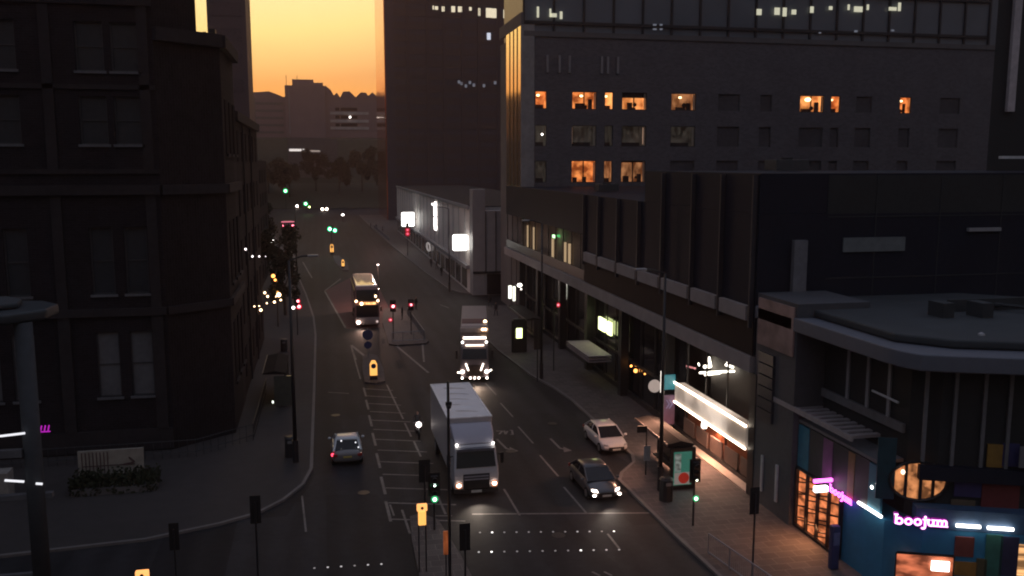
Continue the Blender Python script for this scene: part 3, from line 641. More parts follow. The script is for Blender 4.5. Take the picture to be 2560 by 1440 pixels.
cv = MB()
for dx in (0, .22):
    cv.tube((22.28 + dx, a.y - .09, a.z - 1.2), (22.5 + dx, a.y - .09, a.z - 1.5), .035, n=4); cv.tube((22.5 + dx, a.y - .09, a.z - 1.5), (22.28 + dx, a.y - .09, a.z - 1.8), .035, n=4)
cv.build('chevron', em('chevron_light', (.4, .35, .6), .12), q)

# ---- end pier with poster and tall dark sign
for i, (x, y, w_, d_, hh) in enumerate(((28, 52, 2.2, 1.6, 1.1), (31.5, 57, 1.4, 1.4, .8), (26, 66, 2.4, 1.8, 1.2), (29, 72, 1.6, 1.2, .9), (26.5, 84, 2.0, 1.6, 1.1))):
    zr = 18.0 if y < 62 else 15.8
    q = thing('roof_unit', '%s on the flat roof of the finned building' % ('low dark air unit nearest the camera', 'small square air unit behind the nearest one', 'wide dark air unit', 'small dark middle air unit', 'farthest dark air unit')[i], 'air unit', (x, y, zr), 0, 'air units on the finned building')
    MB().box(x, x + w_, y, y + d_, zr + .1, zr + hh * .7).build('casing', mat('unit_grey', (.05, .052, .056), .7), q, bevel=.03); MB().tube((x + w_ / 2, y + d_ / 2, zr + hh * .7), (x + w_ / 2, y + d_ / 2, zr + hh * .7 + .12), .4, n=12).build('fan_cowl', dark_metal, q)
b = thing('poster_pier', 'grey pier carrying a faded poster and a tall dark mosaic sign', 'building', (26, 42, 0))
MB().box(23.0, 27, 40.0, 44.2, .12, 11.6).build('wall', mat('pier_grey', (.07, .072, .082), .7, var=.2), b)
MB().box(22.9, 22.99, 40.2, 43.9, 8.9, 11.4).build('poster', mat('faded_poster', (.30, .2, .18), .7, var=.6, scale=1.1), b)
q = MB()
for k in range(6): q.box(22.86, 22.99, 42.0, 43.6, 4.9 + k * .62, 5.45 + k * .62)
q.build('tile_sign', mat('mosaic_tiles', (.035, .04, .05), .3), b)
for y in (41.3, 42.9): MB().box(22.9, 22.99, y - .1, y + .1, .9, 2.9).build('white_strip', mat('white_strip', (.45, .45, .47), .6), b)

# ---- dark block behind the restaurant roof
b = thing('dark_plant_block', 'dark windowless block rising behind the grey rimmed restaurant roof', 'building', (45, 47, 0))
MB().box(27.05, 62, 44.42, 52, 0, 17.9).build('wall', mat('near_black_render', (.016, .019, .021), .7), b)
MB().box(atY(1985, 600, 44.2).x, atY(2018, 600, 44.2).x, 44.1, 44.4, 9, 14.4).build('pale_pier', mat('pier_pale', (.16, .16, .18), .7), b)
q = MB(); a = atY(2110, 595, 44.3); c = atY(2262, 627, 44.3); q.box(a.x, c.x, 44.3, 44.4, c.z, a.z); q.build('pale_panel', mat('pale_panel_grey', (.14, .16, .17), .6), b)
q = MB(); a = atY(2420, 570, 44.3); c = atY(2500, 577, 44.3); q.box(a.x, c.x, 44.2, 44.4, c.z, a.z); q.build('ledge', grey_cl, b)
q = MB(); a = atY(2500, 390, 44.3); c = atY(2580, 397, 44.3); q.box(a.x, c.x, 44.0, 44.4, c.z, a.z); q.build('pale_ledge', mat('pale_ledge', (.6, .62, .65), .5), b)
q = MB()
for k in range(8): q.box(30 + k * 4, 30.05 + k * 4, 44.38, 44.415, 9, 17.9)
for zz in (12.2, 15.6): q.box(27.1, 62, 44.37, 44.416, zz, zz + .06)
q.build('panel_joints', mat('joint_grey', (.026, .03, .034), .7), b)
b = thing('right_edge_tower', 'dark tower at the right edge with one pale vertical strip', 'tower', (62, 62, 0))
a = atY(2482, 200, 58)
MB().prism([(a.x, 58), (a.x + 22, 58), (a.x + 30, 70), (a.x + 11, 70)], 0, 44).build('wall', mat('near_black_render', (.045, .05, .052)), b)
a = atY(2527, 100, 57.9); c = atY(2545, 100, 57.9)
MB().box(a.x, c.x, 57.7, 57.98, 22.3, 44).build('pale_strip', mat('pale_strip', (.5, .45, .47), .5), b)

# ---- corner restaurant with curved grey rim roof and magenta signs
C0 = (23.4, 32.6); AF = -22
b = thing('corner_restaurant', 'teal and patchwork corner restaurant with magenta neon lettering and a curved grey roof rim', 'building', (30, 34, 0))
uf = Vector((math.cos(R(AF)), math.sin(R(AF)))); 
def fp(u_, d_=0): return (24.4 + uf.x * u_ - uf.y * d_, 31.6 + uf.y * u_ + uf.x * d_)
MB().prism([(23.4, 39.95), (23.4, 32.8), fp(0), fp(16), fp(16, 10), (32, 43.9), (27.05, 43.9), (27.05, 39.95)], .12, 3.3).build('ground_floor_core', teal_m, b)
MB().prism([(24.6, 39.95), (24.6, 33.2), fp(.6, .7), fp(16, .7), fp(16, 10), (32, 43.9), (27.05, 43.9), (27.05, 39.95)], 3.3, 10.2).build('upper_wall', mat('near_black_render', (.045, .05, .052)), b)
MB().prism([(22.9, 40.4), (23.0, 33.0), (23.15, 32.0), fp(-.7, -.7), fp(.6, -.8), fp(16, -.8), fp(16, 12), (36, 46 - 1.7), (27.1, 44.3), (22.9, 44.3)], 10.2, 10.9).build('roof_rim', rim_grey, b, bevel=.07)
MB().prism([(23.9, 40.4), (23.95, 33.6), fp(.9, .6), fp(16, .6), fp(16, 11.5), (35, 43.8), (27.1, 43.9), (23.9, 43.9)], 10.91, 11.3).build('roof', roof_grey, b, bevel=.1)
q = MB(); a = G(2210, 700, 11.3); q.box(30, 36, 38, 38.2, 11.3, 11.9)
for k in range(8): t0 = .35 * k; q.tube((31 + 2.4 * math.cos(t0), 36.5 + 2 * math.sin(t0), 11.6), (31 + 2.4 * math.cos(t0 + .35), 36.5 + 2 * math.sin(t0 + .35), 11.6), .1, n=5)
for k in range(2): q.box(28.5 + k * 2.4, 29.1 + k * 1.2, 36.5 - k * .4, 37.6 - k * .4, 11.3, 12.0)
q.build('roof_plant', mat('dull_plant', (.03, .034, .038), .8), b)
a = G(2452, 855, 11.0); q = MB(); q.ball((a.x, a.y, 11.25), .18); q.tube((a.x, a.y, 10.9), (a.x, a.y, 11.2), .06); q.build('roof_camera', grey_metal, b)
# canopy of slats
q = MB(); q.box(22.95, 23.08, 34.9, 42.8, 6.15, 6.4)
for k in range(13): q.box(23.081, 24.59, 35.1 + k * .6, 35.4 + k * .6, 6.2, 6.34)
q.build('slatted_canopy', mat('canopy_slats', (.3, .27, .28), .5), b)
q = MB(); q.box(23.3, 24.59, 33.4, 39.94, 5.6, 5.75); q.box(24.45, 24.59, 33.4, 39.94, 6.9, 7.3); q.build('floor_band', mat('band_grey', (.14, .14, .15), .6), b)
for y in (34.6, 36.2, 37.8): MB().box(24.5, 24.59, y - .1, y + .1, 7.3, 10.2).build('mullion', grey_cl, b)
for y0, y1, c_ in ((33.0, 33.9, (.03, .17, .25)), (36.8, 37.6, (.16, .06, .16)), (35.0, 35.5, (.25, .13, .05)), (38.9, 39.9, (.03, .17, .25))):
    MB().box(23.28, 23.39, y0, y1, 3.35 if y0 > 38 else 3.35, 5.5).build('coloured_panel', mat('panel_%d' % (y0 * 10), c_, .6), b)
MB().box(23.3, 23.395, 33.9, 38.9, 3.32, 5.55).build('sign_backing', mat('sign_backing', (.028, .028, .034), .6), b)
# side window, warm
wf = MB(); 
for k in range(5): wf.box(23.2, 23.39, 35.9 + k * .98 - .05, 35.9 + k * .98 + .05, .3, 3.2)
wf.box(23.2, 23.39, 35.86, 39.87, .18, .3); wf.box(23.2, 23.39, 35.86, 39.87, 3.2, 3.3); wfo = wf.build('window', dark_metal, b)
MB().quad((23.36, 35.9, .3), (23.36, 39.8, .3), (23.36, 39.8, 3.2), (23.36, 35.9, 3.2)).build('lit_pane', em('striped_interior', (1, .28, .10), .4, (2.0, 1.6, 2.6), 1.1), wfo)
q = MB()
for k in range(8): q.tube((23.33, 35.9, .5 + k * .55), (23.33, 39.8, -1.0 + k * .75), .035, n=4) if 0 < k < 6 else None
for k in range(4):
    for j in range(4): q.tube((23.33, 35.95 + k * .98, .9 + j * .62), (23.33, 36.8 + k * .98, .65 + j * .62), .04, n=4)
q.build('slanted_blinds', black, wfo)
lamp('window_glow', 'AREA', (23.1, 37.9, 1.3), 70, (1, .42, .18), size=(3, 1.6), rot=(0, R(65), 0))
# street face
MFa = frame((fp(0)[0], fp(0)[1], 0), AF)
q = MB(MFa)
pal = [(.03, .17, .25), (.35, .15, .03), (.05, .2, .17), (.25, .05, .04), (.42, .30, .06), (.07, .05, .2), (.28, .1, .12), (.05, .2, .17), (.35, .2, .04)]
def fu(px, py=1300):
    d = ray(px, py); n = Vector((-uf.y, uf.x)); # plane through fp(0) with normal n
    t = (Vector(fp(0)) .dot(n)) / (d.x * n.x + d.y * n.y); P = Vector((d.x * t, d.y * t)) - Vector(fp(0)); return P.dot(uf), CAM_H + d.z * t
rnd = random.Random(3)
for px0, py0, px1, py1, c_ in ((2205, 1105, 2243, 1262, (.015, .08, .11)), (2483, 1122, 2518, 1182, (.42, .24, .05)), (2478, 1183, 2512, 1208, (.05, .2, .17)), (2470, 1210, 2560, 1290, (.25, .05, .05)), (2522, 1120, 2560, 1180, (.06, .06, .2)), (2518, 1185, 2560, 1208, (.18, .15, .06)), (2400, 1200, 2465, 1258, (.07, .06, .2)), (2388, 1340, 2432, 1392, (.25, .06, .05)), (2466, 1335, 2500, 1440, (.05, .2, .16)), (2386, 1402, 2440, 1440, (.42, .2, .04)), (2441, 1395, 2464, 1440, (.12, .10, .05)), (2502, 1340, 2540, 1440, (.04, .04, .10)), (2390, 1262, 2450, 1283, (.2, .15, .1))):
    u0, z1 = fu(px0, py0); u1, z0 = fu(px1, py1)
    MB(MFa).box(u0, u1, (.62 if z0 > 3 else -.06), (.69 if z0 > 3 else -.001), z0, z1).build('coloured_panel', mat('patch_%d_%d' % (px0, py0), tuple(c * .6 for c in c_), .6, var=.3), b)
u0, z1 = fu(2215, 1265); u1, z0 = fu(2600, 1330)
MB(MFa).box(-.3, 15.9, -.02, .68, 3.31, z1).build('fascia', mat('navy_fascia', (.04, .09, .17), .6), b)
# lettering: lower-case slab letters made of strokes
def strokes(M, x, z, h_, sw, word, tw_=None):
    m = MB(M)
    def bar(x0, z0, x1, z1, w=sw): m.tube((x0, -.12, z0), (x1, -.12, z1), (w if tw_ is None else tw_) / 2, n=6)
    def arc(cx, cz, rx, rz, a0, a1, n=12):
        for i in range(n):
            t0 = R(a0 + (a1 - a0) * i / n); t1 = R(a0 + (a1 - a0) * (i + 1) / n); bar(cx + rx * math.cos(t0), cz + rz * math.sin(t0), cx + rx * math.cos(t1), cz + rz * math.sin(t1))
    def serif(cx, cz): bar(cx - sw * 1.1, cz, cx + sw * .9, cz, sw * .7)
    xh = h_ * .62; r_ = xh / 2
    for c in word:
        if c == 'b': bar(x, z, x, z + h_); serif(x, z + h_); arc(x + r_, z + r_, r_, r_, 0, 360); x += xh + sw * 1.5
        elif c == 'o': arc(x + r_, z + r_, r_, r_, 0, 360, 14); x += xh + sw * 1.5
        elif c == 'j': x += sw * .7; bar(x, z + xh, x, z - h_ * .2); serif(x - sw * .3, z + xh); arc(x - r_ * .55, z - h_ * .2, r_ * .55, r_ * .5, 0, -150, 6); m.ball((x, -.12, z + xh * 1.4), sw * .7); x += sw * 1.6
        elif c == 'u': bar(x, z + xh, x, z + r_); serif(x, z + xh); arc(x + r_ * .8, z + r_, r_ * .8, r_, 180, 360, 8); bar(x + r_ * 1.6, z + xh, x + r_ * 1.6, z); serif(x + r_ * 1.6, z + xh); serif(x + r_ * 1.7, z); x += r_ * 1.6 + sw * 2.2
        elif c == 'm':
            bar(x, z, x, z + xh); serif(x, z + xh); serif(x, z)
            for k in range(2): q_ = x + k * r_ * 1.35; arc(q_ + r_ * .67, z + xh - r_ * .67, r_ * .67, r_ * .67, 180, 0, 6); bar(q_ + r_ * 1.35, z + xh - r_ * .67, q_ + r_ * 1.35, z); serif(q_ + r_ * 1.35, z)
            x += r_ * 2.7 + sw
    return m
u0, z0 = fu(2238, 1306); u1, _z = fu(2362, 1306); lh = .52
probe = strokes(None, 0, 0, lh, .085, 'boojum'); ww = max(v.x for v in probe.v)
sc = (u1 - u0) / ww
strokes(MFa, u0, z0, lh * sc, .085 * sc * 1.15, 'boojum').build('neon_lettering', PINKC, b)
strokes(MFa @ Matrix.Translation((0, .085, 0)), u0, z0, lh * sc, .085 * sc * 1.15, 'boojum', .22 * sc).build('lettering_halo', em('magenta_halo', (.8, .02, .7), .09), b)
sA = atX(2082, 1222, 23.28); sB = atX(2132, 1250, 23.28); Mside = frame((23.28, sA.y, 0), -90)
probe_w = sA.y - sB.y; sc2 = probe_w / ww
strokes(Mside, 0, sA.z - .12, lh * sc2, .085 * sc2 * 1.2, 'boojum').build('side_neon_lettering', PINK, b)
# strip signs
for (xa, ya, xb, yb) in ((2388, 1310, 2448, 1312), (2466, 1316, 2530, 1319)):
    u0, z0 = fu(xa, ya); u1, z1 = fu(xb, yb); m_ = MB(MFa); m_.tube((u0, -.15, z0), (u1, -.15, z0), .075, n=8); m_.build('white_strip_sign', em('strip_white', (1, .95, .9), 2.2), b)
m_ = MB(); m_.tube(atX(2146, 1256, 23.2), atX(2203, 1292, 23.2), .07, n=8); m_.build('white_strip_sign', em('strip_white', (1, .95, .9), 2.2), b)
a = atX(2054, 1203, 22.7); m_ = MB(); m_.box(22.3, 23.25, a.y - .06, a.y + .06, a.z - .05, a.z + .1); pr = m_.build('projecting_neon', PINK, b)
m_ = MB(); m_.prism([(22.35, a.y - .1), (23.0, a.y - .1), (23.0, a.y + .1), (22.35, a.y + .1)], a.z - .5, a.z - .25); m_.build('projecting_lightbox', em('strip_white', (1, .95, .9), 2.2), pr)
# round window and its warm lamps
uc, zc = fu(2305, 1215); q = MB(MFa)
for k in range(20):
    t0 = 2 * math.pi * k / 20; t1 = 2 * math.pi * (k + 1) / 20; q.tube((uc + 1.15 * math.cos(t0), .6, zc + .85 * math.sin(t0)), (uc + 1.15 * math.cos(t1), .6, zc + .85 * math.sin(t1)), .07, n=5)
rw = q.build('round_window', dark_metal, b)
q = MB(MFa); n_ = 20; q.add([(uc + 1.13 * math.cos(2 * math.pi * k / n_), .65, zc + .83 * math.sin(2 * math.pi * k / n_)) for k in range(n_)], [tuple(range(n_))]); q.build('lit_pane', em('round_interior', (1, .38, .14), .28, (3, 3, 3), .8), rw)
q = MB(MFa)
for du in (-.5, 0.1, .6): q.box(uc + du - .06, uc + du + .06, .55, .64, zc - .8, zc + .8)
q.build('glazing_bars', dark_metal, rw)
u_, z_ = fu(2265, 1190); MB(MFa).ball((u_, .5, z_), .09, sz=1.2).build('pendant_lamp', em('pendant', (1, .7, .5), 1.2), rw)
for px, py in ((2181, 1218), (2194, 1211)):
    a = atX(px, py, 23.3); MB().ball(a, .09).build('wall_lamp', WHITE, b)
a = atX(2157, 1137, 23.6); MB().ball(a, .05).build('wall_lamp', em('dimlamp', (.6, .7, .8), .6), b)
# ground-floor window on the street face
u0, z1 = fu(2242, 1380); u1, z0 = fu(2378, 1470)
q = MB(MFa); q.box(u0, u1, -.05, -.002, z1 - .05, z1 + .05); q.box(u0 - .05, u0, -.05, -.002, z0, z1); q.box(u1, u1 + .05, -.05, -.002, z0, z1); w_ = q.build('window', dark_metal, b)
MB(MFa).quad((u0, -.01, z0), (u1, -.01, z0), (u1, -.01, z1 - .05), (u0, -.01, z1 - .05)).build('lit_pane', em('red_interior', (1, .26, .12), .3, (2, 2, 5), .6), w_)
u0, z1 = fu(2328, 1400); u1, z0 = fu(2371, 1427); MB(MFa).box(u0, u1, -.12, -.04, z0, z1).build('menu_screen', em('menu_white', (1, .97, .88), 1.4), w_)
u0, z1 = fu(2542, 1360); u1, z0 = fu(2580, 1440); MB(MFa).box(u0, u1, -.05, -.002, z0, z1).build('lit_window', em('striped_interior2', (1, .5, .2), .5, (.3, .3, 6), 1.0), b)
uA, zA = fu(2250, 930); 
for px in (2330, 2405, 2480, 2545):
    u_, z_ = fu(px, 950); MB(MFa).box(u_ - .07, u_ + .07, .55, .69, 5.5, 10.1).build('mullion', mat('band_grey', (.14, .14, .15)), b)
MB(MFa).box(-.2, 15.9, .3, .68, 5.3, 5.9).build('floor_band', mat('dark_panel_wall', (.05, .05, .06)), b)
MB(MFa).box(3.6, 15.9, .2, .29, 6.1, 7.0).build('pale_spandrel', mat('band_grey', (.14, .14, .15)), b)
a = atX(2242, 1005, 24.45); q = MB(); q.tube((24.45, a.y - .1, a.z), (24.45, a.y + 1.8, a.z + .06), .06, n=6); q.build('pale_handrail', mat('pale_ledge', (.6, .62, .65)), b)

# ---- left edge: mirror image of the restaurant, built as a canopy
b = thing('canopy_pavilion', 'canopy shape standing in for a mirrored roof rim and column at the left edge', 'canopy', (-13, 36, 0))
a = atY(180, 745, 38)
MB().prism([(-30, 37.2), (-13.2, 37.2), (-12.0, 37.5), (-10.9, 38.6), (-10.8, 40), (-11.6, 41), (-13, 41.5), (-30, 41.5)], 12.3, 12.75).build('roof', mat('canopy_roof_grey', (.025, .032, .038), .5), b, bevel=.12)
MB().prism([(-30, 37.8), (-13.3, 37.8), (-12, 38.8), (-12.2, 40), (-13, 40.9), (-30, 40.9)], 12.76, 13.0).build('upper_roof', roof_grey, b, bevel=.08)
a = atY(72, 1000, 38.2); cx = a.x
MB().tube((cx, 38.2, .12), (cx, 38.2, 12.3), .34, .34, n=20).build('column', mat('column_grey', (.06, .065, .072), .8, spec=.1, var=.15), b, smooth=True)
for xa, ya, xb, yb in ((-4, 1091, 62, 1083), (12, 1201, 60, 1204), (90, 1209, 106, 1210)):
    p0 = atY(xa, ya, 37.7); p1 = atY(xb, yb, 37.7); MB().tube(p0, p1, .05, n=6).build('reflected_strip', em('strip_reflection', (.85, .85, .9), .42), b)  # reflected white signs drawn as glowing tubes
p0 = atY(92, 1072, 38.9); m_ = MB()
for k in range(4): m_.tube((p0.x + k * .14, 38.9, p0.z - .1), (p0.x + k * .14 + .05, 38.9, p0.z + .12), .03, n=4)
m_.box(p0.x - .05, p0.x + .5, 38.88, 38.92, p0.z - .16, p0.z - .12); m_.build('reflected_neon', PINKD, b)  # reflection of the magenta sign drawn as glowing strokes
m_ = MB(); m_.box(-30, cx - .3, 37.8, 38.1, 6.9, 7.2); m_.box(-30, cx + .6, 38.2, 38.5, 5.0, 5.2); m_.box(-30, cx - .4, 38.4, 38.6, 1.6, 1.75); m_.box(-30, cx - .4, 38.4, 38.6, 1.0, 1.15); m_.build('beams', mat('beam_grey', (.1, .1, .11), .6), b)

# hoarding and hedge in front of the brick block
b = thing('graffiti_hoarding', 'pale hoarding panel with faint dark scrawls in front of the brick block', 'hoarding', (-12.4, 54.6, .12))
MB().box(-14.3, -10.7, 54.5, 54.65, .35, 1.9).build('panel', mat('pale_hoarding', (.30, .27, .23), .8, var=.3, scale=2), b)
m_ = MB(); m_.box(-14.3, -14.15, 54.66, 54.8, .12, 1.9); m_.box(-10.85, -10.7, 54.66, 54.8, .12, 1.9)
m_.build('post', dark_metal, b)
m_ = MB()
for k in range(8): x = -14.1 + k * .2; m_.box(x, x + .05, 54.47, 54.499, .5, 1.8)
m_.box(-14.1, -11.2, 54.472, 54.498, .95, 1.0)
m_.tube((-11.8, 54.48, 1.0), (-11.2, 54.48, 1.1), .05, n=4); m_.tube((-11.2, 54.48, 1.1), (-11.5, 54.48, 1.4), .05, n=4); m_.build('scrawl', mat('scrawl', (.09, .05, .05), .8), b)
b = thing('pale_cabinet', 'pale grey cabinet at the left edge under the canopy', 'cabinet', (-20, 52, .12))
a = atY(22, 1235, 52); MB().box(a.x - 1.6, a.x, 52, 53, .12, 1.7).build('casing', mat('cabinet_grey', (.28, .26, .24), .7), b, bevel=.03); MB().box(a.x - .85, a.x - .8, 51.97, 51.995, .3, 1.5).build('door_seam', black, b)

# ================================================================ FOLIAGE
def crown_mesh(seed, rad, n, leaf):
    rnd = random.Random(seed); m = MB(); lobes = []
    for k in range(16):
        t = rnd.uniform(0, 6.28); ph = rnd.uniform(-.6, 1); rr_ = rnd.uniform(.3, .8)
        lobes.append((Vector((math.cos(t) * rr_ * rad[0], math.sin(t) * rr_ * rad[1], ph * .8 * rad[2])), rnd.uniform(.22, .42)))
    for i in range(n):
        c, s_ = rnd.choice(lobes); d = Vector((rnd.gauss(0, 1), rnd.gauss(0, 1), rnd.gauss(0, 1))).normalized() * (rnd.random() ** .45)
        p = c + Vector((d.x * rad[0] * s_, d.y * rad[1] * s_, d.z * rad[2] * s_)); a = Vector((rnd.gauss(0, 1), rnd.gauss(0, 1), rnd.gauss(0, 1))).normalized(); b_ = a.orthogonal().normalized(); l_ = leaf * rnd.uniform(.6, 1.3)
        m.quad(p - a * l_, p - b_ * l_ * .6, p + a * l_, p + b_ * l_ * .6)
    return m
def tree(label, loc, H_, rad, seed, n=1400, leaf=.3, group=None):
    t = thing('tree', label, 'tree', (0, 0, 0), 0, group); rnd = random.Random(seed)
    m = MB(); m.tube((0, 0, 0), (0, 0, H_ * .45), H_ * .028, H_ * .018, n=8)
    for k in range(6):
        a_ = k * 1.05 + rnd.random(); z = H_ * (.3 + .03 * k); e_ = Vector((math.cos(a_) * rad[0] * .6, math.sin(a_) * rad[1] * .6, H_ * (.6 + .05 * k)))
        m.tube((0, 0, z), e_, H_ * .012, H_ * .004, n=5)
    m.build('trunk', bark, t)
    c = crown_mesh(seed, rad, n, leaf); c.v = [v + Vector((0, 0, H_ - rad[2])) for v in c.v]; c.build('crown', foliage, t)
    t.location = loc; return t
far_pos = [(-34, 395, 10.5, 'leftmost dark tree below the wavy-roofed wing'), (-22, 402, 12, 'second dark tree from the left below the far tower'), (-13, 398, 11, 'dark tree just left of the far green signals'),
           (-2, 405, 13, 'dark tree directly below the far tower'), (8, 400, 11.5, 'dark tree below the left end of the three window bands'), (18, 404, 14, 'dark tree below the three window bands'), (27, 398, 12, 'rightmost dark tree against the reflective tower')]
tp = None
for i, (x, y, hh, lab) in enumerate(far_pos):
    zz = 0.2 + (y - 385) / 30 * 9.8
    if i in (0, 1): tp = tree(lab, (x, y, zz), 15 if i else 13, (6.5, 6.5, 6.5), 10 + i, 2600, .55, 'trees below the far skyline')
    else:
        tp = dup(tp, (x, y, zz), i * 70, lab); tp.scale = (1, 1, hh / 11)
tree('dark street tree beside the far left block', (-13.5, 200, .12), 11, (4.5, 4.5, 4.6), 31, 1800, .35)
tree('tall dark tree between the slim tower and the street', (-6.0, 128, .12), 10, (3.2, 4, 4.2), 33, 2200, .26)
tree('dark pavement tree nearest the brick terrace', (-4.7, 112, .12), 7.5, (2.0, 2.4, 3.2), 35, 1800, .2)
# shrub hedge left
b = thing('clipped_hedge', 'dark clipped hedge in front of the pale scrawled hoarding', 'hedge', (-12, 53, .12))
hm = MB(); rnd = random.Random(5)
for i in range(2600):
    p = Vector((rnd.uniform(-14.2, -9.6), rnd.uniform(51.8, 53.6), rnd.uniform(.12, 1.0 + .25 * math.sin(i)))); a_ = Vector((rnd.gauss(0, 1), rnd.gauss(0, 1), rnd.gauss(0, 1))).normalized(); c_ = a_.orthogonal().normalized(); l_ = .12
    hm.quad(p - a_ * l_, p - c_ * l_ * .6, p + a_ * l_, p + c_ * l_ * .6)
hm.build('leaves', foliage, b); MB().box(-14.1, -9.7, 51.9, 53.5, .12, .5).build('planter', concrete_dk, b)

# ---- bar terrace lights on the left pavement
b = thing('fairy_light_tree', 'small terrace tree hung with amber and white bulbs on the left pavement', 'tree', (-5.2, 104, .12))
MB().tube((-5.2, 104, .12), (-5.2, 104, 3.5), .09, .05).build('trunk', bark, b)
c = crown_mesh(61, (1.0, 1.2, 1.5), 900, .13); c.v = [v + Vector((-5.2, 104, 4.0)) for v in c.v]; c.build('crown', foliage, b)
for px, py, r_, m_ in ((683, 690, .22, AMBER), (688, 700, .15, AMBER), (686, 722, .12, AMBERB), (694, 730, .12, AMBERB), (697, 737, .24, WARM), (690, 741, .12, WARM)):
    p = atY(px, py, 103.5); MB().ball(p, r_).build('bulb', m_, b)
b = thing('terrace_string_lights', 'sagging string of small warm bulbs low beside the brick terrace', 'string lights', (-6, 103, .12))
prev = None
wire = MB()
for px, py, r_ in ((636, 766, .06), (648, 765, .06), (652, 775, .13), (667, 758, .08), (662, 732, .12), (669, 741, .12), (686, 755, .13), (702, 750, .10)):
    p = atY(px, py, 101); p = atX(px, py, -6.12) if p.x < -6.1 else p; MB().ball(p, r_).build('bulb', WARM, b)
    if prev is not None: wire.tube(prev, p, .015, n=4)
    prev = p
wire.build('wire', black, b)
b = thing('awning_lights', 'short row of pale bulbs hanging on the side wall of the lower brick terrace', 'string lights', (-6.1, 85, 8)); prev = None; wire = MB()
for px, py, r_ in ((614, 623, .09), (631, 641, .09), (648, 641, .09), (664, 641, .05)):
    p = atX(px, py, -6.1); MB().ball(p, r_).build('bulb', em('palebulb', (.9, .8, .8), 1.5), b)
    if prev is not None: wire.tube(prev, p, .012, n=4)
    prev = p
wire.build('wire', black, b)

# ================================================================ STREET FURNITURE
def lamp_post(label, x, y, h_, arm=1.2, ang=0, top=None, r=.11):
    t = thing('street_lamp', label, 'street lamp', (x, y, .12), ang, 'tall unlit street lamps')
    t.location = (0, 0, 0); t.rotation_euler = (0, 0, 0)
    MB().tube((0, 0, 0), (0, 0, 1.4), r * 1.5, n=10).build('base', dark_metal, t)
    MB().tube((0, 0, 1.4), (0, 0, h_), r, r * .55, n=10).build('pole', dark_metal, t, smooth=True)
    m = MB(); m.tube((0, 0, h_), (arm * .6, 0, h_ + .25), r * .4, n=6); m.tube((arm * .6, 0, h_ + .25), (arm, 0, h_ + .28), r * .4, n=6); m.build('bracket', dark_metal, t)
    MB().box(arm - .1, arm + .55, -.14, .14, h_ + .2, h_ + .34).build('lantern', grey_metal, t, bevel=.04)
    t.location = (x, y, .12); t.rotation_euler = (0, 0, R(ang)); return t
lamp_post('tall dark lamp post on the left pavement beside the glazed bus shelter', -2.0, 55.4, 12.6, ang=0, r=.13)
lamp_post('tall dark lamp post on the right pavement behind the back to back signal heads', 18.2, 73.5, 13.4, ang=180)
lamp_post('tall dark lamp post beside the right bus shelter and the white parked car', 18.4, 46.1, 12.4, ang=180, r=.12)
lamp_post('lamp post in front of the pale clad hall', 17.9, 128, 12, ang=180)
lamp_post('slender far lamp post on the left kerb near the red tailed car', -4.2, 150, 12, ang=0)
# slim camera pole in the middle
b = thing('camera_pole', 'slim black pole with a small camera standing in front of the white truck', 'pole', (5.15, 37.6, .14))
MB().tube((5.15, 37.6, .14), (5.15, 37.6, 9.2), .075, .06, n=8).build('pole', dark_metal, b); m_ = MB(); m_.ball((5.15, 37.45, 8.1), .12); m_.box(5.02, 5.28, 37.4, 37.52, 8.15, 8.3); m_.build('camera', black, b)

def signal(label, x, y, h_=3.4, face=0, lit=None, heads=1, cat='traffic light', z=.12, lm=None, dx=0, extra=None, r=.055):
    """face 0: lenses towards -Y (towards the camera)"""
    t = thing('traffic_light', label, cat, (0, 0, 0), 0, 'traffic signals on black poles')
    MB().tube((0, 0, 0), (0, 0, h_), r, n=8).build('pole', dark_metal, t)
    for k in range(heads):
        zt = h_ + .15 - k * 1.25; o = (k % 2) * 0
        m = MB(); m.box(-.17 + dx, .17 + dx, -.32, -.08, zt - 1.0, zt); hd = m.build('signal_head', black, t, bevel=.02)
        MB().box(-.3 + dx, .3 + dx, -.078, -.06, zt - 1.12, zt + .12).build('backing_board', black, hd)
        for j, nm in enumerate(('red', 'amber', 'green')):
            on = lit and nm in lit and (k == 0 or heads == 1)
            MB().tube((dx, -.325, zt - .17 - j * .33), (dx, -.36, zt - .17 - j * .33), .11 if on else .1, n=12).build('lens', ({'red': REDL, 'green': GREENL, 'amber': AMBER}[nm] if on else glass), hd)
            v = MB()
            for q_ in range(6):
                a0 = R(10 + q_ * 27); a1 = R(10 + (q_ + 1) * 27); v.quad((dx + .13 * math.cos(a0), -.33, zt - .17 - j * .33 + .13 * math.sin(a0)), (dx + .13 * math.cos(a1), -.33, zt - .17 - j * .33 + .13 * math.sin(a1)), (dx + .13 * math.cos(a1), -.5, zt - .17 - j * .33 + .13 * math.sin(a1)), (dx + .13 * math.cos(a0), -.5, zt - .17 - j * .33 + .13 * math.sin(a0)))
            v.build('visor', black, hd)
    if extra:
        for (zz, mm, rr_, ddx) in extra:
            lens = MB().ball((ddx, -.3, zz), rr_ * .8, n=10).build('lamp', mm, t)
            hc = (1, .02, .06) if 'red' in mm.name else ((.05, 1, .35) if 'green' in mm.name else None)
            if hc: MB().tube((ddx, -.28, zz), (ddx, -.25, zz), rr_ * 1.7, n=16).build('coloured_lens', em('halo_%s' % ('red' if hc[0] > .5 else 'green'), hc, .11 if hc[0] > .5 else .06), lens)  # bloom around the lamp painted as a faintly glowing disc
    t.location = (x, y, z); t.rotation_euler = (0, 0, R(face)); return t
WG = em('pale_green_lamp', (.7, 1.0, .8), 3)
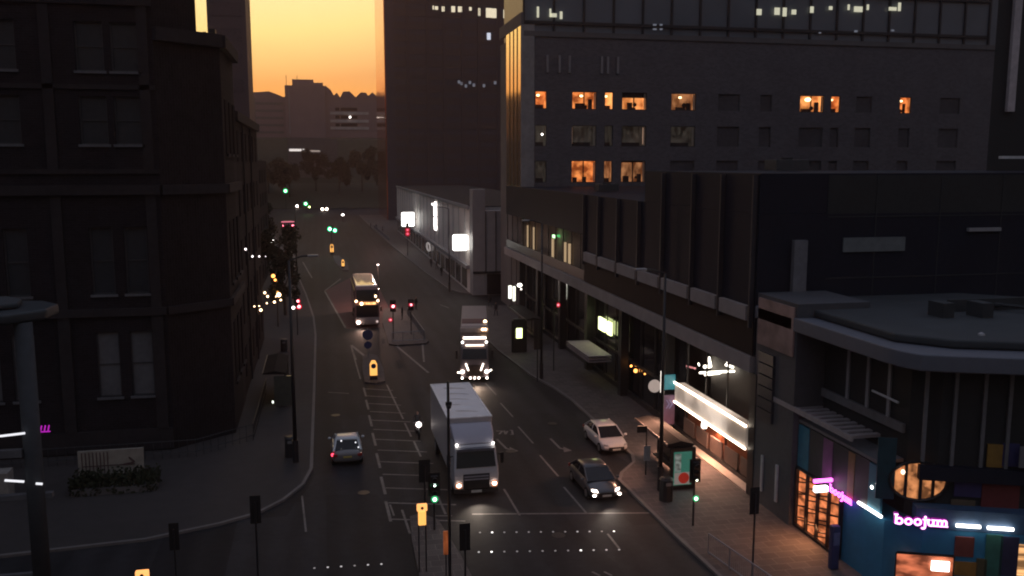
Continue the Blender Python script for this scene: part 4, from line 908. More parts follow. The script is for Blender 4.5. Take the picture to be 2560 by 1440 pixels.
signal('black signal on the left kerb showing red beside the tall lamp post', -2.9, 98.4, 4.0, 0, None, extra=((3.75, REDHOT, .16, .15), (3.15, REDHOT, .19, .25), (3.05, WHITE, .19, -.35)))
signal('signal on the crossing island with one bright red lamp by the bus', 7.1, 94, 3.9, 0, None, extra=((3.55, REDHOT, .19, 0), (2.1, em('dim_red', (.8, .2, .25), .8), .14, -.3)))
signal('second red signal on the crossing island beside the metal railing', 9.2, 96.2, 3.6, 0, None, extra=((3.3, em('mid_red', (1, .2, .25), 2.2), .17, 0),))
signal('far signal on the right kerb showing two dim reds under the square sign', 16.9, 181.5, 6.3, 0, None, z=.12, extra=((5.2, em('dim_red_pair', (.9, .12, .2), .5), .3, 0), (4.4, em('dim_red_pair', (.9, .12, .2), .5), .3, 0)))
signal('green signal at the near island beside the white truck', 5.15, 43.2, 2.75, 0, None, z=.14, extra=((2.45, WG, .11, .0), (1.7, WG, .11, .0)))
signal('signal on the right kerb in front of the poster shelter', 18.2, 41.0, 3.3, 0, None, extra=((2.55, em('pale_signal', (.95, 1, .75), 3), .09, 0), (1.55, WG, .1, 0)))
signal('signal seen from behind on the right pavement near the guard rail', 18.35, 34.8, 4.0, 180, None, r=.06).scale = (.75, .75, 1)
signal('signal seen from behind at the left corner kerb', -3.1, 37.8, 4.2, 180, None, r=.06).scale = (.75, .75, 1)
signal('bulky signal seen from behind on the near island', 5.75, 37.0, 2.5, 180, None, z=.14, r=.06).scale = (.8, .8, 1)
signal('pair of dark back to back signal heads on the right pavement', 17.6, 72.5, 5.0, 180, None, heads=2)
signal('dark signal on a pole beside the right pavement shop awning', 20.0, 76.2, 6.3, 0, None, extra=((6.0, em('dim_red', (.8, .2, .25), .8), .13, .3),))
signal('dark signal head on the island in front of the truck', 4.95, 45.6, 2.6, 180, None, z=.14, heads=1)
signal('dark signal at the left crossing', -6.7, 39.5, 2.6, 180, None).scale = (.7, .7, 1)
signal('green signal pair at the far island', 1.9, 187, 5.6, 0, None, z=.14, extra=((5.2, em('teal_green', (.3, 1, .75), 5), .35, -.3), (4.9, em('teal_green', (.3, 1, .75), 5), .32, .7)))
p = G(722, 528); signal('farthest green signal left of the oncoming lights', p.x - 1, p.y, 10, 0, None, extra=((atY(718, 478, p.y).z, em('far_green', (.3, 1, .5), 5), .6, 0),))
p = G(765, 535); signal('far green signal beside the oncoming headlights', p.x, p.y, 5, 0, None, extra=((3.7, em('far_green', (.3, 1, .5), 5), .55, 0), (2.5, em('far_yellow', (.8, 1, .3), 4), .4, 1.3)))
p = G(1350, 880); signal('signal showing dim red on the right pavement under the canopy', p.x, p.y, 12.6, 0, None, extra=((12.3, em('dim_red', (.8, .2, .25), .8), .12, 0),)) if False else None

def bollard(label, x, y, z=.14, h_=1.5, w=.32, strong=1):
    t = thing('lit_bollard', label, 'bollard', (x, y, z), 0, 'amber lit traffic bollards')
    MB().box(x - w / 2, x + w / 2, y - .15, y + .15, z, z + .35).build('base', dark_metal, t)
    MB().loft([[(x - w / 2, y - .14, z + .35), (x + w / 2, y - .14, z + .35), (x + w / 2, y + .14, z + .35), (x - w / 2, y + .14, z + .35)], [(x - w / 2, y - .12, z + h_ * .8), (x + w / 2, y - .12, z + h_ * .8), (x + w / 2, y + .12, z + h_ * .8), (x - w / 2, y + .12, z + h_ * .8)], [(x - w / 4, y - .1, z + h_), (x + w / 4, y - .1, z + h_), (x + w / 4, y + .1, z + h_), (x - w / 4, y + .1, z + h_)]]).build('lit_body', AMBERB, t, bevel=.03)
    MB().tube((x, y - .17, z + h_ * .72), (x, y - .15, z + h_ * .72), w * .36, n=14).build('keep_left_disc', mat('blue_sign', (.012, .04, .15), .4), t)
    return t
bollard('amber lit bollard on the small island in the hatched centre strip', 4.0, 76.2, h_=1.65, w=.62)
bollard('small amber bollard at the far island beside the bus', 3.5, 161.4, h_=1.5, w=.5)
bollard('farthest amber bollard under the green far signal', 1.9, 188, h_=2, w=.7)
bp = thing('keep_left_post', 'post with a blue round sign behind the amber bollard in the centre strip', 'sign', (4.0, 85.5, .14))
MB().tube((4.0, 85.5, .14), (4.0, 85.5, 2.9), .04).build('post', grey_metal, bp); MB().tube((4.0, 85.4, 2.3), (4.0, 85.46, 2.3), .5, n=20).build('disc', mat('blue_sign', (.02, .08, .35)), bp); MB().tube((4.0, 85.4, 1.3), (4.0, 85.46, 1.3), .36, n=20).build('disc', mat('blue_sign', (.02, .08, .35)), bp)
# beacon posts
def beacon(label, x, y, z0, z1, zb=.14):
    t = thing('beacon_post', label, 'beacon', (x, y, zb), 0, 'posts topped with amber light boxes')
    for dx in (-.16, .16): MB().tube((x + dx, y, zb), (x + dx, y, z0), .035).build('post', dark_metal, t)
    MB().box(x - .17, x + .17, y - .1, y + .1, z0, z1 - .34).build('lit_body', AMBERB, t, bevel=.03)
    MB().box(x - .23, x + .23, y - .1, y + .1, z1 - .32, z1).build('lit_head', em('amber_head', (1, .40, .12), .6), t, bevel=.04)
    MB().tube((x, y - .12, z1 - .16), (x, y - .101, z1 - .16), .07, n=10).build('dark_disc', black, t)
    return t
Yb = 38.6; zt = atY(1053, 1260, Yb).z; zb_ = atY(1053, 1312, Yb).z
beacon('amber light box on twin dark posts on the near island', 4.05, Yb, zb_, zt)
a = atY(355, 1426, 33); beacon('amber light box at the bottom edge by the left crossing', a.x, 33, a.z - .9, a.z, .006)
# orange panel beside near island
p0 = atY(1108, 1328, 37.9); p1 = atY(1122, 1385, 37.9)
t = thing('orange_marker_panel', 'dull orange panel on a post beside the slim camera pole', 'sign', (p0.x, 37.9, .14))
MB().box(p0.x, p1.x + .1, 37.85, 37.92, p1.z, p0.z).build('panel', em('dull_orange', (1, .25, .08), .1, (2, 2, 1), 1.5), t); MB().tube(((p0.x + p1.x) / 2, 37.95, .14), ((p0.x + p1.x) / 2, 37.95, p1.z), .03).build('post', dark_metal, t)

# studs of the crossing: each its own thing
def stud(x, y, m, label, grp): 
    return tag(MB().tube((x, y, .006), (x, y, .03), .05, n=10).build('road_stud', m, None), label, 'road stud', grp)
SB = em('stud_bright', (1, .95, .9), 1.1); SD = em('stud_dim', (.8, .75, .75), .09); SM = em('stud_mid', (.9, .85, .85), .22)
for row, (A, B, br, nm) in enumerate((((1200, 1332), (1535, 1329), {1: SB, 9: SM, 8: SM, 11: SB, 3: SD}, 'upper'), ((1197, 1381), (1548, 1375), {0: SM, 1: SB, 8: SB, 9: SM, 10: SM, 11: SM}, 'lower'))):
    for i in range(12):
        f = i / 11; p = G(A[0] + (B[0] - A[0]) * f, A[1] + (B[1] - A[1]) * f)
        stud(p.x, p.y, br.get(i, SD), '%s stud of the %s row across the road below the truck' % (['first', 'second', 'third', 'fourth', 'fifth', 'sixth', 'seventh', 'eighth', 'ninth', 'tenth', 'eleventh', 'twelfth'][i] + ' from the left', nm), 'studs of the near crossing')
for i in range(6):
    p = G(786 + i * 33.5, 1421 - i * 2); stud(p.x, p.y, SM if i in (1, 2, 4, 5) else SD, '%s stud from the left in the bottom left row' % ['first', 'second', 'third', 'fourth', 'fifth', 'sixth'][i], 'studs of the left crossing')

# guard rails
def rail(label, a, c, n, h_=1.05, z=.12, m=None):
    a = Vector(a); c = Vector(c); t = thing('guard_rail', label, 'railing', (a.x, a.y, z)); q = MB()
    for k in range(n + 1): p = a.lerp(c, k / n); MB().tube((p.x, p.y, z), (p.x, p.y, z + h_), .03, n=5).build('post', m or grey_metal, t)
    q = MB()
    for zz in (.15, h_): q.tube((a.x, a.y, z + zz), (c.x, c.y, z + zz), .035, n=5)
    q.build('rails', m or grey_metal, t)
    q = MB(); k_ = int((c - a).length / .15)
    for k in range(k_): p = a.lerp(c, k / k_); q.tube((p.x, p.y, z + .15), (p.x, p.y, z + h_), .008, n=3)
    q.build('infill_bars', m or grey_metal, t)
rail('metal guard rail on the right pavement near the bottom edge', (17.5, 37.6), (18.3, 32.5), 3)
rail('guard rail along the front of the crossing island', (6.8, 92), (10.2, 92.2), 3, z=.14)
rail('guard rail along the right side of the crossing island', (10.2, 92.6), (9.9, 108), 6, z=.14)
rail('far guard rail on the corner of the right pavement', (15.6, 214), (14.7, 262), 8)

# shelters
def shelter(label, x0, y0, L_, D_, open_side=1, ad=None, h_=2.5):
    t = thing('bus_shelter', label, 'bus shelter', (x0, y0, .12)); z = .12
    m = MB()
    for yy in (0, L_ / 2, L_): m.tube((x0 + D_, y0 + yy, z), (x0 + D_, y0 + yy, z + h_), .05, n=6)
    m.build('posts', dark_metal, t)
    MB().loft([[(x0 - .1, y0 - .1, z + h_ + .05), (x0 + D_ + .1, y0 - .1, z + h_), (x0 + D_ + .1, y0 - .1, z + h_ + .1), (x0 + D_ * .5, y0 - .1, z + h_ + .3), (x0 - .1, y0 - .1, z + h_ + .15)], [(x0 - .1, y0 + L_ + .1, z + h_ + .05), (x0 + D_ + .1, y0 + L_ + .1, z + h_), (x0 + D_ + .1, y0 + L_ + .1, z + h_ + .1), (x0 + D_ * .5, y0 + L_ + .1, z + h_ + .3), (x0 - .1, y0 + L_ + .1, z + h_ + .15)]]).build('roof', mat('shelter_roof', (.02, .019, .019), .85, spec=.1), t)
    MB().box(x0 - .14, x0 - .1, y0 - .12, y0 + L_ + .12, z + h_ + .02, z + h_ + .2).build('roof_edge', mat('shelter_edge', (.13, .11, .105), .4), t)
    MB().quad((x0 + D_, y0, z + .2), (x0 + D_, y0 + L_, z + .2), (x0 + D_, y0 + L_, z + h_), (x0 + D_, y0, z + h_)).build('rear_glass', glass, t)
    m = MB(); m.box(x0 + D_ - .5, x0 + D_ - .15, y0 + .5, y0 + L_ - .5, z + .48, z + .54); m.box(x0 + D_ - .35, x0 + D_ - .3, y0 + 1, y0 + 1.06, z, z + .48); m.box(x0 + D_ - .35, x0 + D_ - .3, y0 + L_ - 1, y0 + L_ - .94, z, z + .48); m.build('bench', dark_metal, t)
    return t
s1 = shelter('bus shelter on the right with a teal and red poster on its near end', 18.9, 46.2, 5.2, 1.4)
MB().box(18.95, 20.45, 45.95, 46.15, .15, 2.55).build('poster_case', black, s1)
pa = MB(); pa.box(19.12, 20.2, 45.92, 45.945, .4, 2.35); po = pa.build('poster', em('poster_teal', (.06, .30, .22), .12), s1)
MB().box(19.16, 19.55, 45.9, 45.918, 1.2, 2.25).build('white_copy_panel', em('poster_white', (.35, .42, .38), .18, (3, 3, 5), 1.2), po)
MB().box(19.16, 20.1, 45.895, 45.914, .45, 1.15).build('pale_lower_panel', em('poster_pale', (.35, .3, .27), .16), po)
m_ = MB(); m_.tube((19.72, 45.87, .82), (19.72, 45.89, .82), .32, n=18); m_.build('red_disc', em('poster_red', (.7, .05, .03), .09), po)
lamp('poster_glow', 'AREA', (19.7, 45.8, 1.5), 3, (.6, 1, .9), size=(1, 1.8), rot=(R(-90), 0, 0))
s2 = shelter('lit bus shelter further up the right pavement with bright white panels', 20.2, 88, 9.0, 1.6)
for px0, px1, py0, py1 in ((1271, 1279, 714, 746), (1282, 1288, 716, 752)):
    a = atY(px0, py0, 97); c = atY(px1, py1, 97); MB().box(a.x, c.x, 96.9, 97, c.z, a.z).build('lit_panel', em('shelter_panel', (.9, .9, .75), .9), s2)
a = atY(1299, 713, 96); MB().ball(a, .28, sz=.7).build('shelter_lamp', WHITE, s2); a = atY(1303, 723, 96); MB().ball(a, .12).build('shelter_lamp', em('dim_white', (1, .9, .8), .8), s2)
s3 = shelter('dark glazed bus shelter on the left pavement', -4.6, 69, 6.4, 1.5)
for px, py, r_ in ((691, 951, .1), (734, 984, .11), (682, 1005, .06)):
    a = atY(px, py, 69); MB().ball(a, r_, sz=1.8).build('reflector_lamp', em('pale_shelter_lamp', (.9, 1, .85), 1.2), s3)
MB().box(-3.9, -2.6, 68.8, 68.95, .2, 2.5).build('end_panel', mat('grey_green_glass', (.07, .08, .07), .2), s3)
# shelter right: low shop awning further up
t = thing('striped_awning', 'pale striped awning over a shopfront under the canopy band', 'awning', (22, 75, 2.6))
q = MB()
for k in range(3): q.box(20.9 + k * .02, 22.9, 68.6 + .0, 75.2, 2.9 - k * .22, 2.98 - k * .22)
q.build('slats', mat('awning_slats', (.4, .33, .34), .6), t)
# advert column
t = thing('advert_column', 'dark free-standing advert unit with a yellow-green screen on the right pavement', 'advert unit', (18.7, 84.6, .12))
MB().box(17.95, 19.45, 84.5, 84.95, .12, 3.3).build('case', black, t, bevel=.05)
MB().box(18.35, 18.95, 84.44, 84.49, 1.55, 2.55).build('screen', YEL, t, bevel=.02); MB().box(18.1, 19.3, 84.5, 84.95, 3.3, 3.45).build('cap', dark_metal, t)
# bins, cabinets
def bin_(label, x, y, h_=1.1, w=.35):
    t = thing('litter_bin', label, 'bin', (x, y, .12)); MB().tube((x, y, .12), (x, y, .12 + h_), w, w * .95, n=12).build('body', dark_metal, t); MB().tube((x, y, .12 + h_), (x, y, .24 + h_), w * 1.05, w * .7, n=12).build('lid', black, t); MB().box(x - .15, x + .15, y - w - .01, y - w + .03, h_ - .15, h_ + .02).build('slot', mat('slot_grey', (.2, .2, .2), .6), t)
bin_('dark litter bin at the foot of the right lamp post', 18.15, 44.6, 1.2, .38)
bin_('squat dark bin at the foot of the left lamp post', -2.35, 56.6, 1.2, .36)
bin_('dark bin on the left pavement beyond the glazed shelter', -4.0, 90, 1.1)
t = thing('timetable_post', 'dark bus stop flag and timetable post beside the right shelter', 'sign', (18.4, 48.7, .12))
MB().tube((18.5, 48.7, .12), (18.5, 48.7, 3.1), .04).build('post', dark_metal, t); MB().box(17.9, 18.5, 48.66, 48.72, 2.75, 3.15).build('flag', black, t); MB().box(18.35, 18.75, 48.64, 48.69, 1.0, 1.9).build('timetable', mat('pale_timetable', (.4, .4, .4), .6), t)
t = thing('blue_totem', 'small dark blue post at the corner below the magenta sign', 'post', (23, 35.0, .12))
a = G(2110, 1400); MB().box(22.3, 22.7, 34.9, 35.2, .12, 2.2).build('body', mat('navy_totem', (.03, .04, .12), .5), t, bevel=.05); MB().box(22.35, 22.65, 34.86, 34.899, 1.3, 1.9).build('panel', mat('totem_panel', (.1, .12, .25), .5), t)
for i, (px, py, Y_, r_, lab) in enumerate(((681, 603, 150, .35, 'single white wall lamp on the dark left frontage'), (857, 537, 290, .45, 'lone white lamp at the far right kerb'), (1277, 547, 118, .22, 'small white lamp on the corner of the lit office'), (945, 662, 117, .16, 'pale post lamp behind the bus roof'))):
    a = atY(px, py, Y_); t = thing('post_lamp', lab, 'lamp', (a.x, Y_, .12)); MB().tube((a.x, Y_, .12), (a.x, Y_, a.z), .06).build('post', dark_metal, t); MB().ball(a, r_, sz=.7).build('lamp_head', WHITE if i < 2 else em('soft_white', (.9, .9, .9), .8), t)

# ================================================================ VEHICLES (front towards -Y, x across)
def wheel(x, y, r, w, parent):
    m = MB(); m.tube((x - w / 2, y, r), (x + w / 2, y, r), r, n=18); t = m.build('wheel', tyre_m, parent)
    s_ = 1 if x > 0 else -1; MB().tube((x + s_ * w / 2, y, r), (x + s_ * (w / 2 + .02), y, r), r * .62, n=14).build('rim', rim_m, t)
def car(label, body, L_=4.4, W_=1.8, H_=1.46, head=None, tail=None, hatch=True, name='parked_car', cat='car', hl=26, grp=None):
    t = thing(name, label, cat, (0, 0, 0), 0, grp); hw = W_ / 2; f = -L_ / 2; r_ = L_ / 2
    st = [(f, .72, .42, .58), (f + .12, .86, .27, .68), (f + .5, .95, .22, .78), (f + 1.05, 1, .2, .88), (f + 1.5, 1, .2, .95), (0, 1, .2, .98), (r_ - 1.0, 1, .2, .99), (r_ - .4, .97, .22, .97), (r_ - .1, .9, .28, .90), (r_, .80, .42, .78)]
    rings = []
    for y, k, z0, z1 in st:
        w = hw * k; m_ = (z0 + z1) / 2
        rings.append([(-w * .86, y, z0), (w * .86, y, z0), (w * .98, y, z0 + .1), (w, y, m_ + .05), (w * .95, y, z1 - .1), (w * .82, y, z1), (0, y, z1 + .04), (-w * .82, y, z1), (-w * .95, y, z1 - .1), (-w, y, m_ + .05), (-w * .98, y, z0 + .1)])
    MB().loft(rings).build('body', body, t, sub=2)
    c0, c1, c2, c3 = f + .98, f + 2.02, r_ - (1.15 if hatch else 1.5), r_ - (.35 if hatch else .6)
    zb, zt = .93, H_ - .05
    base = lambda y, w, z: [(-w, y, z), (w, y, z)]
    g = MB(); w1, w2 = hw * .87, hw * .66
    g.loft([[(-w1, c0, zb), (w1, c0, zb), (w1, c3, zb), (-w1, c3, zb)], [(-w2 * 1.06, c1, zt), (w2 * 1.06, c1, zt), (w2, c2, zt), (-w2, c2, zt)]]); g.build('window_glass', glass, t)
    rf = MB(); w3 = w2 * 1.12
    rf.loft([[(-w3, y, z - .05), (-w3, y, z - .01), (-w3 * .8, y, z + .05), (w3 * .8, y, z + .05), (w3, y, z - .01), (w3, y, z - .05)] for y, z in ((c1 - .05, zt - .03), (c1 + .3, zt + .02), ((c1 + c2) / 2, zt + .03), (c2 - .1, zt + .01), (c2 + .12, zt - .04))]); rf.build('roof', body, t, smooth=True)
    pl_ = MB()
    for s_ in (-1, 1):
        pl_.tube((s_ * w1, c0, zb), (s_ * w2 * 1.08, c1, zt), .045, n=5); pl_.tube((s_ * w1, c3, zb), (s_ * w2 * 1.02, c2, zt), .07, n=5); pl_.tube((s_ * w1, (c1 + c2) / 2, zb), (s_ * w2 * 1.06, (c1 + c2) / 2, zt), .04, n=5); pl_.tube((s_ * w1, c0, zb + .02), (s_ * w1, c3, zb + .02), .035, n=5)
    pl_.build('pillars', body, t)
    for s_ in (-1, 1):
        MB().ball((s_ * (hw + .1), c0 + .25, 1.0), .11, sz=.7).build('mirror', body, t)
        for y in (f + .85, r_ - .85): wheel(s_ * (hw - .12), y, .33, .22, t)
        h1 = MB(); h1.loft([[(s_ * hw * x_, f + yy, z_) for x_, yy, z_ in ((.52, .04, .60), (.84, .22, .62), (.86, .24, .74), (.58, .12, .72))], [(s_ * hw * x_, f + yy - .05, z_) for x_, yy, z_ in ((.54, .04, .61), (.82, .22, .63), (.84, .24, .73), (.6, .12, .71))]]); h1.build('headlight', head or rim_m, t)
        tl = MB(); tl.box(s_ * hw * .78 - .14, s_ * hw * .78 + .14, r_ - .12, r_ + .01, .68, .84); tl.build('tail_light', tail or mat('red_lens', (.3, .02, .02), .3), t)
    MB().box(-hw * .55, hw * .55, f - .025, f + .1, .3, .56).build('grille', black, t); MB().box(-.26, .26, f - .045, f - .02, .36, .46).build('number_plate', mat('white_plate', (.55, .55, .5), .5), t); MB().box(-.26, .26, r_ + .0, r_ + .02, .6, .7).build('number_plate', mat('yellow_plate', (.5, .4, .1), .5), t)
    return t
def put(t, x, y, rz=0, z=.006): t.location = (x, y, z); t.rotation_euler = (0, 0, R(rz)); return t
silver = mat('white_car_paint', (.62, .57, .56), .3, .0, var=.05, coat=.6); darkp = mat('dark_car_paint', (.07, .075, .085), .3, .3, var=.05, coat=.8); greyp = mat('skylit_car_paint', (.6, .63, .66), .3, var=.04, coat=.6); redp = mat('red_car_paint', (.25, .03, .04), .3, var=.05, coat=.5)
c1 = put(car('white hatchback parked in the lay-by beside the right kerb', silver, 4.5, 1.85), 18.0, 55.0, 1)
c2 = put(car('dark saloon with glowing headlights driving down the right lane', darkp, 4.5, 1.9, 1.45, head=HEAD, name='dark_car'), 14.9, 47.45, 1)
for s_ in (-1, 1):
    q = MB(); q.M = root_matrix(c2); q.ball((s_ * .72, -2.27, .46), .1, sz=.7); q.build('fog_lamp', HEAD, c2)
lamp('headlight_beam', 'SPOT', (14.9, 44.9, .7), 40, (1, .85, .7), size=.1, rot=(R(78), 0, R(180)), spot=80)
c3 = put(car('pale hatchback seen from behind driving away in the left lane', greyp, 4.2, 1.92, 1.55, tail=mat('red_lens', (.3, .02, .02), .3), name='pale_car'), 1.15, 56.2, 180)
q = MB(); q.M = root_matrix(c3); 
for ch in [o for o in bpy.data.objects if o.parent is c3]:
    if ch.name.startswith('body'): ch.data.materials[0] = mat('rear_car_body', (.16, .15, .15), .35, var=.05, coat=.3)  # dark body, roof left pale: sky reflection on the roof put into its paint
MB().ball((0.25, 54.3, .78), .1).build('lit_tail_light', REDT, c3); 
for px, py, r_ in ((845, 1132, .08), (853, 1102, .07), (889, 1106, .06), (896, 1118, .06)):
    a = atY(px, py, 54.6); MB().ball(a, r_ * .7).build('painted_glint', em('glint', (.8, .8, .85), .7), c3)  # highlights on the bodywork, drawn as small glowing balls
c4 = put(car('distant car with red glowing tail lights on the far left bend', redp, 4.3, 1.8, 1.45, tail=em('far_tail', (1, .15, .22), 3.5), name='distant_car'), -9.6, 262, 188)
c4.scale = (1.8, 1.3, 1.8)
q = MB(); q.box(-1.0, 1.0, 1.35, 1.4, 1.25, 1.38)
o_ = q.build('lit_rear_glow', em('tail_arc', (1, .25, .35), .4), None); o_.parent = c4
HB = em('far_head', (1, .8, .66), 5)
for i, (px, py, lab) in enumerate(((743, 522, 'distant oncoming car with one bright lamp beside the far green signal'), (811, 528, 'distant oncoming car with two warm headlights by the far kerb'))):
    p = G(px, py); cc = put(car(lab, darkp, 4.4, 1.8, 1.45, head=HB, name='distant_car', grp='oncoming cars at the far end of the street'), p.x, p.y, -8)
    for s_ in ((0,) if i == 0 else (-.8, .9)): MB().ball((p.x + s_, p.y - 2.6, 1.0 + .3 * (i == 0)), .5).build('headlight', HB, cc)

# ---- white box truck
tw = mat('truck_white', (.46, .45, .47), .5, var=.06); trail = mat('truck_side', (.5, .46, .46), .55, var=.08)
t = thing('box_truck', 'white box truck with a rumpled translucent roof driving towards the camera', 'truck', (7.95, 47.3, .006))
X0, X1 = 6.72, 9.3
MB().box(X0, X1, 49.5, 57.6, 1.05, 4.02).build('cargo_box', trail, t, bevel=.03)
fr = MB(); fr.box(X0 - .02, X1 + .02, 49.46, 49.62, 4.021, 4.09); fr.box(X0 - .02, X1 + .02, 57.5, 57.64, 4.021, 4.09); fr.box(X0 - .02, X0 + .1, 49.621, 57.499, 4.021, 4.09); fr.box(X1 - .1, X1 + .02, 49.621, 57.499, 4.021, 4.09); fr.build('roof_frame', mat('roof_frame_white', (.9, .88, .88), .5), t)
rfm = MB(); nx, ny = 24, 70; rnd = random.Random(9); vs = []
for j in range(ny + 1):
    for i in range(nx + 1):
        x = X0 + .1 + (X1 - X0 - .2) * i / nx; y = 49.63 + 7.86 * j / ny
        u_ = i / nx; zz = 4.05 + .035 * math.sin(y * 4.2 + 1.8 * math.sin(x * 1.4) + 1.2 * math.sin(y * .7)) * math.sin(math.pi * u_) ** .5 * (1 if u_ > .4 else u_ / .4) + .02 * math.sin(y * 9 + x * 3) * math.sin(math.pi * u_)
        vs.append((x, y, zz))
rfm.add(vs, [(j * (nx + 1) + i, j * (nx + 1) + i + 1, (j + 1) * (nx + 1) + i + 1, (j + 1) * (nx + 1) + i) for j in range(ny) for i in range(nx)])
rfm.build('roof_sheet', mat('roof_sheet', (.8, .8, .82), .45, var=.12, scale=1), t, smooth=True)
CF = 47.25
MB().loft([[(X0 + .05, CF + .12, .55), (X1 - .05, CF + .12, .55), (X1 - .05, 49.3, .55), (X0 + .05, 49.3, .55)], [(X0 + .02, CF, 1.3), (X1 - .02, CF, 1.3), (X1 - .02, 49.3, 1.3), (X0 + .02, 49.3, 1.3)], [(X0 + .04, CF + .05, 1.75), (X1 - .04, CF + .05, 1.75), (X1 - .04, 49.3, 1.75), (X0 + .04, 49.3, 1.75)], [(X0 + .12, CF + .35, 2.75), (X1 - .12, CF + .35, 2.75), (X1 - .12, 49.3, 2.75), (X0 + .12, 49.3, 2.75)], [(X0 + .15, CF + .5, 2.95), (X1 - .15, CF + .5, 2.95), (X1 - .15, 49.3, 2.95), (X0 + .15, 49.3, 2.95)]]).build('cab', tw, t, bevel=.08)
MB().loft([[(X0 + .2, CF + .6, 2.96), (X1 - .2, CF + .6, 2.96), (X1 - .15, 49.35, 2.96), (X0 + .15, 49.35, 2.96)], [(X0 + .12, CF + .95, 3.4), (X1 - .12, CF + .95, 3.4), (X1 - .08, 49.35, 3.4), (X0 + .08, 49.35, 3.4)], [(X0 + .1, 48.9, 3.78), (X1 - .1, 48.9, 3.78), (X1 - .06, 49.4, 3.8), (X0 + .06, 49.4, 3.8)]]).build('roof_spoiler', mat('spoiler_lilac', (.38, .365, .42), .4, var=.05), t, bevel=.1)
MB().loft([[(X0 + .18, CF - .02 + .04, 1.82), (X1 - .18, CF - .02 + .04, 1.82), (X1 - .18, CF + .12, 1.82), (X0 + .18, CF + .12, 1.82)], [(X0 + .24, CF + .29, 2.68), (X1 - .24, CF + .29, 2.68), (X1 - .24, CF + .4, 2.68), (X0 + .24, CF + .4, 2.68)]]).build('windscreen', glass, t)
MB().box(X0 + .25, X1 - .25, CF + .1, CF + .42, 2.72, 2.86).build('sun_visor', mat('visor', (.1, .1, .12), .4), t)
gr = MB(); gr.box(X0 + .55, X1 - .55, CF - .03, CF + .05, .62, 1.45); g_ = gr.build('grille', black, t)
for k in range(2): MB().box(X0 + .6, X1 - .6, CF - .06, CF - .031, 1.28 - k * .16, 1.36 - k * .16).build('slat', mat('grille_slat', (.25, .24, .27), .5), g_)
MB().box(X0 + .05, X1 - .05, CF + .02, CF + .2, .35, .54).build('bumper', black, t); MB().box(7.72, 8.3, CF - .05, CF + .015, .4, .52).build('number_plate', mat('white_plate', (.55, .55, .5)), t)
for s_ in (-1, 1):
    xc = 8.01 + s_ * 1.0
    MB().loft([[(xc - .17, CF - .03, .78), (xc + .17, CF - .03, .76), (xc + .17, CF - .03, .98), (xc - .17, CF - .03, .96)], [(xc - .15, CF - .09, .8), (xc + .15, CF - .09, .78), (xc + .15, CF - .09, .96), (xc - .15, CF - .09, .94)]]).build('headlight', em('headlamp_housing', (1, .85, .75), .2), t)
    MB().tube((xc, CF - .1, .87), (xc, CF - .085, .87), .2, n=16).build('lamp_glow_disc', em('warm_glow', (1, .38, .18), .10), t)  # warm glow around the headlamp, painted as an emissive disc
    MB().ball((xc, CF - .1, .87), .125, sz=.8).build('lamp_core', HEAD, t)
    MB().tube((8.01 + s_ * 1.03, CF + .5, 3.0), (8.01 + s_ * 1.03, CF + .38, 3.05), .065, n=10).build('marker_lamp', WHITE, t)
    MB().box(8.01 + s_ * 1.5 - .1, 8.01 + s_ * 1.5 + .1, CF + .25, CF + .4, 1.9, 2.5).build('mirror', black, t); 
    MB().tube((8.01 + s_ * 1.25, CF + .3, 2.45), (8.01 + s_ * 1.45, CF + .32, 2.4), .03).build('mirror_arm', black, t)
    for y in (48.4, 55.6):
        m = MB(); m.tube((8.01 + s_ * 1.0, y, .5), (8.01 + s_ * 1.25, y, .5), .5, n=18); wv = m.build('wheel', tyre_m, t); MB().tube((8.01 + s_ * 1.25, y, .5), (8.01 + s_ * 1.27, y, .5), .28, n=14).build('rim', rim_m, wv)
MB().box(X0 + .3, X1 - .3, 49.35, 57.4, .7, 1.04).build('chassis', black, t)
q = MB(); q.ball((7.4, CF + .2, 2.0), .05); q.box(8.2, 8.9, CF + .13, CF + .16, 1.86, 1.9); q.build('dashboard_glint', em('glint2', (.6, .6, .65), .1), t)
lamp('headlight_beam', 'SPOT', (8.0, 47.0, .85), 90, (1, .82, .66), size=.15, rot=(R(76), 0, R(180)), spot=85)

# ---- lorry with light bars
t = thing('lorry', 'lorry with many bright lamps and light bars following behind the white truck', 'lorry', (12.35, 73.5, .006))
lm = mat('lorry_paint', (.16, .13, .14), .4, var=.08); X0, X1, CF = 11.1, 13.6, 73.4
MB().loft([[(X0 + .05, CF + .1, .5), (X1 - .05, CF + .1, .5), (X1 - .05, 75.9, .5), (X0 + .05, 75.9, .5)], [(X0, CF, 1.3), (X1, CF, 1.3), (X1, 75.9, 1.3), (X0, 75.9, 1.3)], [(X0 + .05, CF + .1, 2.0), (X1 - .05, CF + .1, 2.0), (X1 - .05, 75.9, 2.0), (X0 + .05, 75.9, 2.0)], [(X0 + .12, CF + .4, 3.1), (X1 - .12, CF + .4, 3.1), (X1 - .12, 75.9, 3.1), (X0 + .12, 75.9, 3.1)], [(X0 + .15, CF + .7, 3.75), (X1 - .15, CF + .7, 3.75), (X1 - .15, 75.9, 3.75), (X0 + .15, 75.9, 3.75)]]).build('cab', lm, t, bevel=.1)
MB().loft([[(X0 + .2, CF + .03, 2.1), (X1 - .2, CF + .03, 2.1), (X1 - .2, CF + .2, 2.1), (X0 + .2, CF + .2, 2.1)], [(X0 + .25, CF + .33, 2.95), (X1 - .25, CF + .33, 2.95), (X1 - .25, CF + .5, 2.95), (X0 + .25, CF + .5, 2.95)]]).build('windscreen', glass, t)
MB().box(X0 + .1, X1 - .1, 78.8, 79.6, 4.0, 4.03).build('roof_stripe', mat('pale_stripe', (.5, .42, .42), .5), t)
